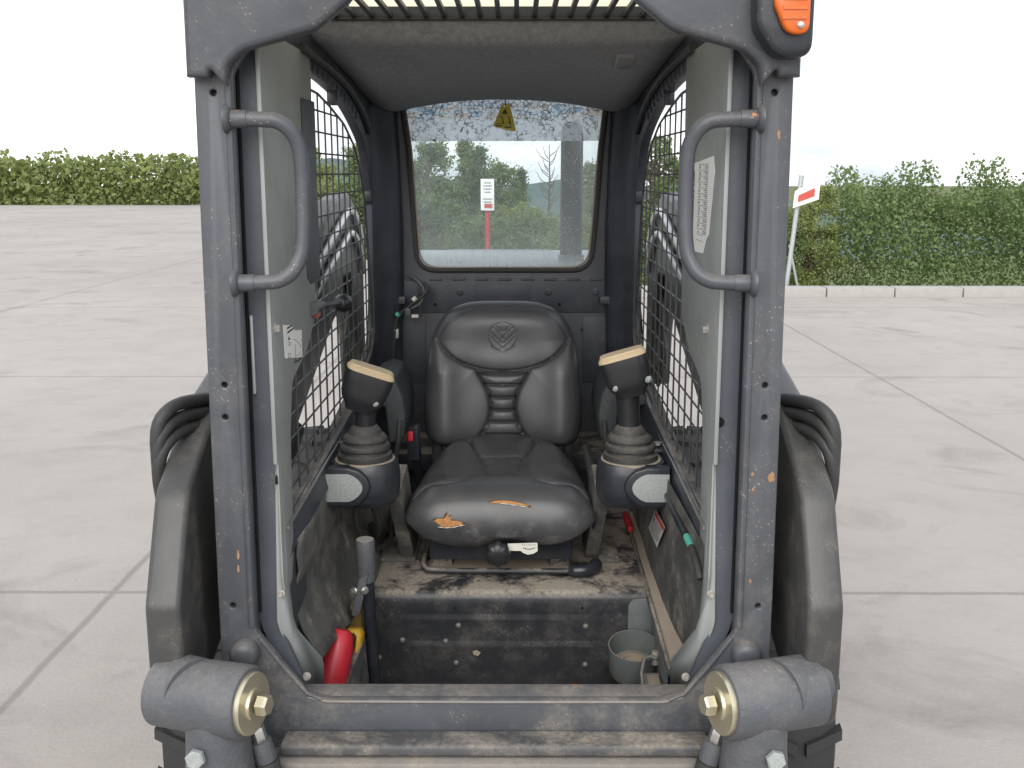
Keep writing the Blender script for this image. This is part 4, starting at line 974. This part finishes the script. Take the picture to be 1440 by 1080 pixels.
    # side clamp
    G().tube([(sx*.445,2.80,1.06),(sx*.395,2.80,1.055)], .016, 12).build('clamp_bolt', 'plastic', J, bevel=.003)
    G().lathe([(.012,0),(.012,.008)], (sx*.425,2.80,1.076), (0,0,1), 6).build('clamp_nut', 'zinc', J)
    # armrest behind
    A = node('armrest', ROOT, f'dark plastic armrest block behind the {side} joystick')
    V = [(.30,3.16,1.0),(.345,3.16,.985),(.355,3.16,1.10),(.438,3.16,1.105),(.440,3.16,1.135),(.395,3.16,1.185),(.36,3.16,1.20),(.325,3.16,1.19),(.302,3.16,1.14),(.292,3.16,1.08)]
    g_ = G(); n_ = len(V)
    a_ = [(sx*x_, y_, z_) for x_, y_, z_ in V]; b_ = [(sx*x_, y_+.30, z_) for x_, y_, z_ in V]
    g_.add(a_+b_, [tuple(range(n_)), tuple(n_+k for k in reversed(range(n_)))]+[(k, (k+1) % n_, n_+(k+1) % n_, n_+k) for k in range(n_)])
    g_.build('armrest_block', 'armrest', A, bevel=.010, seg=3)
    G().tube(catmull([(sx*.31,3.157,1.06),(sx*.315,3.15,1.0),(sx*.325,3.16,.95)], 4), .008, 8).build('pivot_cable', 'rubber', A)
pod(-1); pod(1)

# ------------------------------------------------------------------ small parts in the cab
# left hand lever with sleeve
lv = node('hand_lever', ROOT, 'black upright lever with a worn grey sleeve left of the pedestal')
G().tube([(-.318,2.55,.34),(-.325,2.55,.55),(-.333,2.55,.80)], .0165, 16).build('rod', 'plastic', lv, smooth=60)
G().lathe([(.021,0),(.0235,.01),(.024,.085),(.0245,.105),(.023,.110),(.018,.111),(.010,.108)], (-.3345,2.55,.785), (-.02,0,1), 24).build('sleeve', 'casting', lv, smooth=50)
G().lathe([(.021,0),(.021,.002)], (-.3368,2.55,.8945), (-.02,0,1), 24).build('worn_top', 'dirtybolt', lv)
G().hexa([(-.375,2.525,.70),(-.352,2.525,.70),(-.352,2.555,.70),(-.375,2.555,.70)],[(-.352,2.52,.80),(-.325,2.52,.815),(-.325,2.56,.815),(-.352,2.56,.80)]).build('clevis', 'casting', lv, bevel=.006)
bolt((-.362,2.528,.768), (-.6,-.8,0), .007, .014, parent=lv, mat='zinc')
bolt((-.337,2.52,.772), (.4,-.9,0), .007, .012, parent=lv, mat='zinc')
# latch knob on left screen
lk = node('latch_lever', ROOT, 'black ball-ended latch lever with rusty base on the left screen')
G().tube([(-.440,2.50,1.484),(-.436,2.62,1.478)], [.017,.010], 12).build('latch_base', M['casting'], lk)
G().tube([(-.438,2.55,1.482),(-.432,2.88,1.452)], .007, 10).build('latch_rod', 'exhaust', lk)
G().lathe([(.008,-.042),(.018,-.036),(.025,-.016),(.025,.010),(.019,.026),(.009,.034)], (-.430,2.90,1.449), (.02,.9,-.08), 20).build('latch_knob', 'grip', lk, smooth=60)
G().lathe([(.013,0),(.012,.006)], (-.437,2.53,1.470), (.9,-.5,0), 10).build('rust_patch', simple('rust', (.30, .10, .05), .8, 0, .4, 40), lk)
# wiring at upper left of rear wall
wr = node('wiring_loom', ROOT, 'bundle of loose wires hanging beside the rear window')
for k, pts in enumerate([[(-.345,3.835,1.435),(-.31,3.80,1.42),(-.285,3.79,1.385),(-.30,3.79,1.34),(-.345,3.79,1.315),(-.385,3.79,1.28),(-.395,3.79,1.20),(-.41,3.78,1.05)],
                         [(-.285,3.795,1.415),(-.275,3.785,1.385),(-.315,3.785,1.345),(-.365,3.785,1.305),(-.392,3.785,1.26),(-.40,3.785,1.12)],
                         [(-.30,3.79,1.40),(-.318,3.78,1.35),(-.345,3.78,1.325),(-.375,3.78,1.30),(-.388,3.78,1.24),(-.405,3.78,1.08)],
                         [(-.29,3.79,1.36),(-.298,3.785,1.33),(-.296,3.785,1.295)]]):
    G().tube(catmull(pts, 6), .0065-.001*k, 8).build('wire', 'rubber' if k else 'casting', wr, smooth=60)
G().box((-.352,3.765,1.295),(-.332,3.785,1.325)).build('connector', 'casting', wr, bevel=.003)
G().box((-.33,3.77,1.29),(-.305,3.785,1.302)).build('connector', 'label', wr, bevel=.003)
G().tube([(-.383,3.776,1.298),(-.374,3.776,1.306)], .0095, 8).build('green_tape', 'green', wr)
G().tube([(-.324,3.78,1.352),(-.312,3.78,1.363)], .0085, 8).build('cable_tie', 'label', wr)
G().box((-.392,3.776,1.215),(-.377,3.79,1.25)).build('tape_tail', 'galv', wr, bevel=.004)
# red knob and red valve on the deck
rk = P(G().lathe([(.006,.0),(.007,.014),(.012,.018),(.019,.024),(.019,.030),(.015,.033)], (-.367,3.16,.692), n=20), 'red_knob', 'red', smooth=50, label='red push knob on the deck under the left joystick')
G().lathe([(.0125,.0331),(.0125,.0345)], (-.367,3.16,.692), n=18).build('knob_face', 'lightgrey', rk)
P(G().tube([(.398,3.31,.712),(.398,3.24,.712),(.400,3.17,.708)], [.011,.013,.010], 10), 'red_valve', 'red', smooth=60, bevel=.002, label='red plastic clip on the deck under the right joystick')
# cup holder and bins at lower right
cb = node('cup_holder', ROOT, 'grey plastic cup holder and tray in the right of the footwell')
V = []; F_ = []; n_ = 40
g = G(); g.lathe([(.058,.50),(.064,.515),(.067,.575),(.0675,.588),(.065,.588),(.0635,.575),(.060,.525),(.040,.522)], (.352,2.615+.115,.012), (0,-.22,1), n=40, caps=True); g.build('cup', 'greybin', cb, smooth=40)
G().lathe([(.053,.5225),(.046,.534),(.030,.5355),(.028,.527)], (.352,2.615+.115,.012), (0,-.22,1), n=30).build('cup_floor_dust', 'dusty', cb, smooth=60)
plate(rpoly([(.345,.50),(.345,.655,.02),(.358,.672,.01),(.412,.675,.005),(.412,.50)]), [], 'XZ', 2.700, .006, .001).build('back_panel', 'greybin', cb)
plate(rpoly([(2.42,.47),(2.42,.60),(2.55,.62),(2.705,.674),(2.705,.47)]), [], 'YZ', .409, .006, .001).build('side_panel', 'greybin', cb)
G().hexa([(.352,2.40,.47),(.407,2.40,.47),(.407,2.52,.47),(.358,2.52,.47)],[(.35,2.40,.548),(.407,2.40,.548),(.407,2.52,.552),(.356,2.52,.552)]).build('small_tray', 'greybin', cb, bevel=.006)
G().box((.372,2.405,.5515),(.402,2.50,.5555)).build('tray_dust', 'dusty', cb, bevel=.002)
g = G(); g.tube([(.353,2.41,.555),(.356,2.47,.575),(.368,2.52,.588),(.385,2.53,.590),(.402,2.52,.588)], .0045, 8); g.build('tray_lip', 'greybin', cb, smooth=60)
G().lathe([(.010,.555),(.010,.585),(.008,.590)], (.402,2.56,0), n=16).build('peg', 'dirtybolt', cb)
G().box((.318,2.52,.345),(.335,2.56,.50)).build('support_leg', 'dusty', cb, bevel=.003)
# stickers
st = P(plate([(2.207,1.416),(2.385,1.388),(2.388,1.450),(2.319,1.459),(2.273,1.477),(2.20,1.488)], [], 'YZ', -.4432, .0008), 'sticker', 'white', label='white sticker with a small line drawing on the left lining panel')
def ptube(g, pts, r_=.0006): g.tube([(-.4421, a, b) for a, b in pts], r_, 4)
g = G()
for (a, b, c_) in ((2.235,1.475,.045),(2.235,1.466,.065)): g.box((-.4425, a, b-.002), (-.4420, a+c_, b+.002))
g.add([(-.4421,2.248,1.458),(-.4421,2.262,1.447),(-.4421,2.240,1.449)], [(0,1,2)])
for pl_ in ([(2.29,1.445),(2.34,1.43),(2.365,1.42),(2.37,1.412)],[(2.31,1.43),(2.308,1.405),(2.345,1.40),(2.362,1.404)],[(2.31,1.404),(2.30,1.395)],[(2.235,1.445),(2.262,1.441),(2.255,1.436),(2.238,1.44)],[(2.235,1.412),(2.26,1.408),(2.258,1.418),(2.237,1.421),(2.235,1.412)],[(2.378,1.43),(2.39,1.42),(2.392,1.40),(2.375,1.393)]): ptube(g, pl_, .0005)
g.box((-.4425,2.30,1.389),(-.4420,2.325,1.393)); g.box((-.4425,2.335,1.386),(-.4420,2.375,1.390))
g.build('sticker_print', 'ink', st)
dc = P(plate([(2.52,1.815),(2.215,1.832),(2.195,1.80),(2.238,1.672),(2.262,1.66),(2.298,1.629),(2.50,1.622)], [], 'YZ', .4424, .0008), 'instruction_decal', 'white', label='peeling white instruction decal with a black and white scale on the right lining panel')
g = G()
for k in range(13): g.box((.4414, 2.44, 1.800-.0128*k-.0064), (.4419, 2.495, 1.800-.0128*k))
g.box((.4414,2.440,1.79),(.4419,2.50,1.806)); g.box((.4415,2.436,1.632),(.44195,2.441,1.80)); g.box((.4415,2.494,1.632),(.44195,2.500,1.80))
g.build('scale_print', 'ink', dc)
g = G()
for k in range(14):
    z_ = 1.816-.0125*k; g.box((.4414, 2.262 if k < 12 else 2.30, z_), (.4419, 2.385, z_+.0009))
    if k < 12:
        w = random.uniform(.03, .055); g.box((.4414, 2.268, z_-.0045), (.4419, 2.268+w, z_-.0028))
        w = random.uniform(.02, .05); g.box((.4414, 2.268, z_-.0085), (.4419, 2.268+w, z_-.0068))
        q = 2.368; g.tube([(.4416,q,z_-.0085),(.4416,q-.014,z_-.0085),(.4416,q-.007,z_-.0025),(.4416,q,z_-.0085)] if k % 2 else [(.4416,q+.006*math.cos(a),z_-.0055+.003*math.sin(a)) for a in np.linspace(0,6.28,9)], .0006, 4)
g.build('decal_print', 'inkgrey', dc)
wc = [Vector(p) for p in ((.4115,2.70,.925),(.4125,2.53,.935),(.4135,2.67,.830),(.4125,2.845,.825))]     # top, front, bottom, rear corner
def wpt(u, v_, o=0.): q = wc[0].lerp(wc[1], u).lerp(wc[3].lerp(wc[2], u), v_); return q+Vector((-o, 0, 0))
ds = P(G().add([wpt(0,0), wpt(1,0), wpt(1,1), wpt(0,1)], [(0,1,2,3)]), 'warning_sticker', 'label', label='small white and red warning sticker on lower right liner')
G().add([wpt(.06,.03,.0008), wpt(.97,.03,.0008), wpt(.97,.2,.0008), wpt(.06,.2,.0008)], [(0,1,2,3)]).build('red_header', 'inkred', ds)
g = G()
for k in range(8):
    v0 = .27+k*.085; e_ = random.uniform(.7, .95); g.add([wpt(.3 if k < 4 else .08,v0,.0008), wpt(e_,v0,.0008), wpt(e_,v0+.03,.0008), wpt(.3 if k < 4 else .08,v0+.03,.0008)], [(0,1,2,3)])
g.add([wpt(.06,.28,.0008), wpt(.22,.28,.0008), wpt(.24,.55,.0008), wpt(.1,.5,.0008)], [(0,1,2,3)])
g.build('sticker_text', 'inkgrey', ds)
P(plate(rpoly([(2.475,1.965,.01),(2.64,1.965),(2.64,1.54),(2.52,1.54,.02),(2.475,1.56,.02)]), [], 'YZ', -.4432, .0015), 'lining_recess', 'inner')

# ------------------------------------------------------------------ lift arms with hydraulic lines
for sx in (-1, 1):
    side = 'left' if sx < 0 else 'right'
    A = node('lift_arm', ROOT, f'dark curved lift arm outside the {side} screen with steel hydraulic tubes')
    prof = rpoly([(1.92,.98,.05),(2.02,1.18,.08),(2.25,1.31,.2),(3.3,1.565,.3),(3.85,1.70,.2),(4.15,1.725,.15),(4.42,1.64,.12),(4.52,1.40,.1),(4.52,.95),(4.28,.95),(4.24,1.20,.1),(4.05,1.33,.12),(3.75,1.28,.15),(3.0,1.04,.2),(2.2,.80,.2),(1.92,.70,.06)])
    plate(prof, [], 'YZ', .602 if sx > 0 else -.672, .07, .012).build('boom', 'arm', A, smooth=40)
    for k in range(2):
        x_ = sx*(.588+.0*k); dz = -.085*k
        pth = [(x_,2.3,1.235+dz*.6),(x_,3.0,1.41+dz*.7),(x_,3.4,1.505+dz*.8),(x_,3.9,1.625+dz),(x_,4.12,1.655+dz),(x_,4.3,1.60+dz),(x_,4.42,1.48+dz)]
        G().tube(catmull(pth, 6), .0125, 10).build('hydraulic_tube', 'steel', A, smooth=60)
    G().box((sx*.60-.02,3.33,1.36),(sx*.60+.02,3.40,1.54)).build('tube_clamp', 'rubber', A, bevel=.004)
    for k in range(3):   # hoses over the arm near the front
        pth = [(sx*(.60+.01*k),2.55,1.29-.03*k),(sx*(.605),2.35,1.30-.035*k),(sx*.63,2.22,1.325-.028*k),(sx*.665,2.12,1.325-.03*k),(sx*.688,2.10,1.26-.03*k),(sx*.69,2.15,1.05)]
        G().tube(catmull(pth, 5), .014, 8).build('hose', 'rubber', A, smooth=60)
    for k in range(3):
        pth = [(sx*.592,4.0+.04*k,1.42),(sx*.60,4.05+.05*k,1.25),(sx*.605,3.95+.07*k,1.12),(sx*.60,4.1+.05*k,.98)]
        G().tube(catmull(pth, 5), .008, 8).build('hose', 'rubber', A, smooth=60)
    # tilt cylinder under the boom
    G().tube([(sx*.64,2.3,.74),(sx*.64,3.2,1.02)], .03, 16).build('cylinder_barrel', 'arm', A, smooth=60)
    # chassis tower behind and dark side frame below
    P(plate([(4.25,.30),(5.0,.30),(5.0,1.25),(4.75,1.38),(4.5,1.2),(4.32,.85)], [], 'YZ', .52 if sx > 0 else -.58, .06, .01), 'rear_tower', 'arm')
    P(G().box((sx*.55-.045,2.2,.28),(sx*.55+.045,4.9,.78)), 'chassis_side', 'inner', bevel=.01)
    # front pivot casting with pin, washer and bolt
    K = node('pivot_casting', ROOT, f'grey cast arm pivot with brass-coloured bolt and washer at lower {side}')
    ax = Vector((-sx, -.30, .02)).normalized(); c0 = Vector((sx*.432, 1.875, .808))
    if sx < 0: c0 = Vector((-.462, 1.875, .806))
    G().lathe([(.066,-.20),(.068,-.12),(.071,-.10),(.071,-.012),(.067,-.004)], c0, ax, 36).build('boss', 'casting', K, smooth=45, bevel=.002)
    G().lathe([(.060,-.004),(.060,.004),(.058,.006)], c0, ax, 36).build('washer', 'zincy', K, smooth=30)
    G().lathe([(.032,.006),(.030,.011)], c0, ax, 28).build('washer', 'zincy', K, smooth=30)
    bolt(c0+ax*.008, ax, .021, .030, name='hex_bolt', mat='zincy', parent=K, washer=False)
    # casting leg below
    q = c0-ax*.07; qx, qy = q.x, q.y
    g = G(); n_ = 24; V = []
    for z_, rx_, ry_ in ((.85,.02,.03),(.80,.062,.062),(.76,.060,.062),(.71,.062,.060),(.66,.066,.062),(.60,.066,.062)):
        for k in range(n_):
            a = 2*math.pi*k/n_; V.append((qx+sx*.006+rx_*math.cos(a), qy-.0+ry_*math.sin(a), z_))
    F_ = [(i*n_+k, i*n_+(k+1) % n_, (i+1)*n_+(k+1) % n_, (i+1)*n_+k) for i in range(5) for k in range(n_)]+[tuple(5*n_+k for k in range(n_))]
    g.add(V, F_).build('casting_leg', 'casting', K, smooth=60)
    bolt((qx+sx*.03, qy-.060, .718), (0,-1,.1), .019, .02, name='hex_bolt', mat='lightgrey', parent=K, washer=False)
    G().tube([(qx+sx*.05, qy+.01, .815),(sx*.635, qy+.06, .82)], [.066,.050], 24).build('cross_tube', 'casting', K, smooth=60)
    # hydraulic fitting beside the leg
    f0 = Vector((sx*.425 if sx > 0 else -.452, 1.93, .655)); f1 = f0+Vector((sx*.025, 0, .095))
    G().tube([f0, f0.lerp(f1, .45)], .022, 14).build('fitting', 'casting', K, bevel=.002)
    G().tube([f0.lerp(f1, .45), f0.lerp(f1, .75)], .016, 6).build('fitting_nut', 'zinc', K, bevel=.001)
    G().tube([f0.lerp(f1, .75), f1], .010, 12).build('fitting_tube', 'zinc', K)
    G().tube([f0+Vector((-sx*.02,0,-.10)), f0], .024, 14).build('hose', 'rubber', K)
    # second rounded lug behind
    G().lathe([(.03,0),(.03,.02),(.02,.03)], (sx*.515,2.049,.83), (0,-1,0), 20).build('lug', 'frame', K, smooth=50)
P(G().tube([(-.39,2.0475,.7285),(-.35,2.047,.7195),(0,2.047,.7185),(.35,2.047,.7195),(.39,2.0475,.7285)], .0026, 6), 'chipped_edge', 'chipped')
# round peg under sill
P(G().lathe([(.02,0),(.02,.03),(.012,.036)], (-.325,1.938,.588), (0,-1,0), 20), 'frame_peg', 'casting', smooth=40)

# wheels
for sx in (-1, 1):
    for yc in (2.72, 4.05):
        Wn = node('wheel', ROOT, None); c_ = (sx*.72, yc, .40)
        G().lathe([(.20,-.10),(.33,-.105),(.385,-.085),(.40,-.05),(.40,.05),(.385,.085),(.33,.105),(.20,.10)], c_, (1,0,0), 44, caps=False).build('tyre', 'tyre', Wn, smooth=40)
        for k in range(22):
            a = 2*math.pi*k/22; m = Matrix.Translation(Vector(c_)) @ Matrix.Rotation(a, 4, 'X')
            for e_ in (-1, 1): G().hexa([(e_*.01,-.02,.395),(e_*.10,.02,.375),(e_*.10,.05,.375),(e_*.01,.012,.395)],[(e_*.01,-.018,.418),(e_*.095,.022,.412),(e_*.095,.046,.412),(e_*.01,.010,.418)]).xf(m).build('tread_lug', 'tyre', Wn)
        G().lathe([(.06,.02),(.19,.03),(.205,.10),(.20,.105)], c_, (sx,0,0), 36).build('rim', 'label', Wn, smooth=40)

#@@LOOSE
# ------------------------------------------------------------------ loose things
tg = thing('hanging_tag', 'yellow triangular warning tag hanging at top of the rear window', 'tag', (.005, 3.74, 1.94))
tp_ = rpoly([(-.037,1.952,.008),(.044,1.934,.008),(.020,2.026,.010),(-.003,2.031,.010)])
ob = plate(tp_, [circ(.006,2.021,.004,10)], 'XZ', 3.740, .002, .0005).build('tag_card', 'tag', tg)
G().tube([(.006,3.741,2.021),(.006,3.742,2.036),(.006,3.75,2.06)], .0022, 6).build('cord', 'wire', tg)
g = G()
g.add([(-.006,3.7395,1.995),(.014,3.7395,1.993),(.005,3.7395,2.012)], [(0,1,2)])
for ox in (-.006, .017):
    g.tube([(ox-.006,3.7395,1.986),(ox+.002,3.7395,1.982),(ox+.004,3.7395,1.972),(ox+.001,3.7395,1.960)], .0013, 4); g.tube([(ox+.004,3.7395,1.972),(ox+.008,3.7395,1.958)], .0013, 4)
g.box((-.026,3.7392,1.953),(-.004,3.7398,1.957)); g.box((0.002,3.7392,1.948),(.026,3.7398,1.952)); g.box((-.024,3.7392,1.961),(-.010,3.7398,1.963))
g.build('print', 'ink', ob)
g = G(); g.lathe([(.005,0),(.005,.0006)], (-.019,3.7397,1.984), (0,-1,0), 12); g.lathe([(.005,0),(.005,.0006)], (.010,3.7397,1.983), (0,-1,0), 12); g.build('print_hand', 'tagred', ob)
# red bottle-like body and yellow bracket in left footwell
rt = thing('red_canister', 'red rounded canister leaning in the lower left footwell', 'canister', (-.42, 2.4, .34))
g = G(); a = Vector((-.440, 2.33, .46)); b = Vector((-.378, 2.42, .712))
g.tube([a, a.lerp(b, .3), a.lerp(b, .6), a.lerp(b, .85), a.lerp(b, .95), a.lerp(b, 1.0)], [.044,.044,.043,.038,.031,.020], 12)
g.build('canister_body', 'red', rt, smooth=50)
G().tube([a+Vector((-.012,-.02,-.09)), a], [.046,.048], 16).build('canister_base', 'red', rt)
yt = thing('yellow_bracket', 'yellow bent strip behind the red canister in left footwell', 'bracket', (-.35, 2.5, .34))
w_ = .014
pth = [(-.395,2.50,.680),(-.358,2.49,.680),(-.350,2.485,.67),(-.352,2.47,.64),(-.357,2.46,.60),(-.362,2.46,.55)]
V = [(x_, y_-w_, z_) for x_, y_, z_ in pth]+[(x_+.014, y_+w_, z_) for x_, y_, z_ in pth]; n_ = len(pth)
o = G().add(V, [(k, k+1, n_+k+1, n_+k) for k in range(n_-1)]).build('strap', 'yellow', yt, smooth=60); m_ = o.modifiers.new('t', 'SOLIDIFY'); m_.thickness = .006
G().box((-.42,2.58,.55),(-.355,2.66,.70)).build('block', 'yellowdark', yt, bevel=.01)
wd = G().hexa([(-.385,2.34,.40),(-.345,2.34,.40),(-.32,2.50,.40),(-.36,2.50,.40)],[(-.372,2.37,.60),(-.362,2.37,.60),(-.335,2.50,.655),(-.36,2.50,.645)]).build('grey_board', 'ledge', None, bevel=.003)
tagm(wd, 'grey dusty board standing between red canister and black lever', 'board')
wt = G().box((-.46,2.12,.3405),(-.30,2.7,.43)).build('mud_heap', 'dusty', None, bevel=.02); tagm(wt, 'tan dried mud heap on the footwell floor', 'mud')
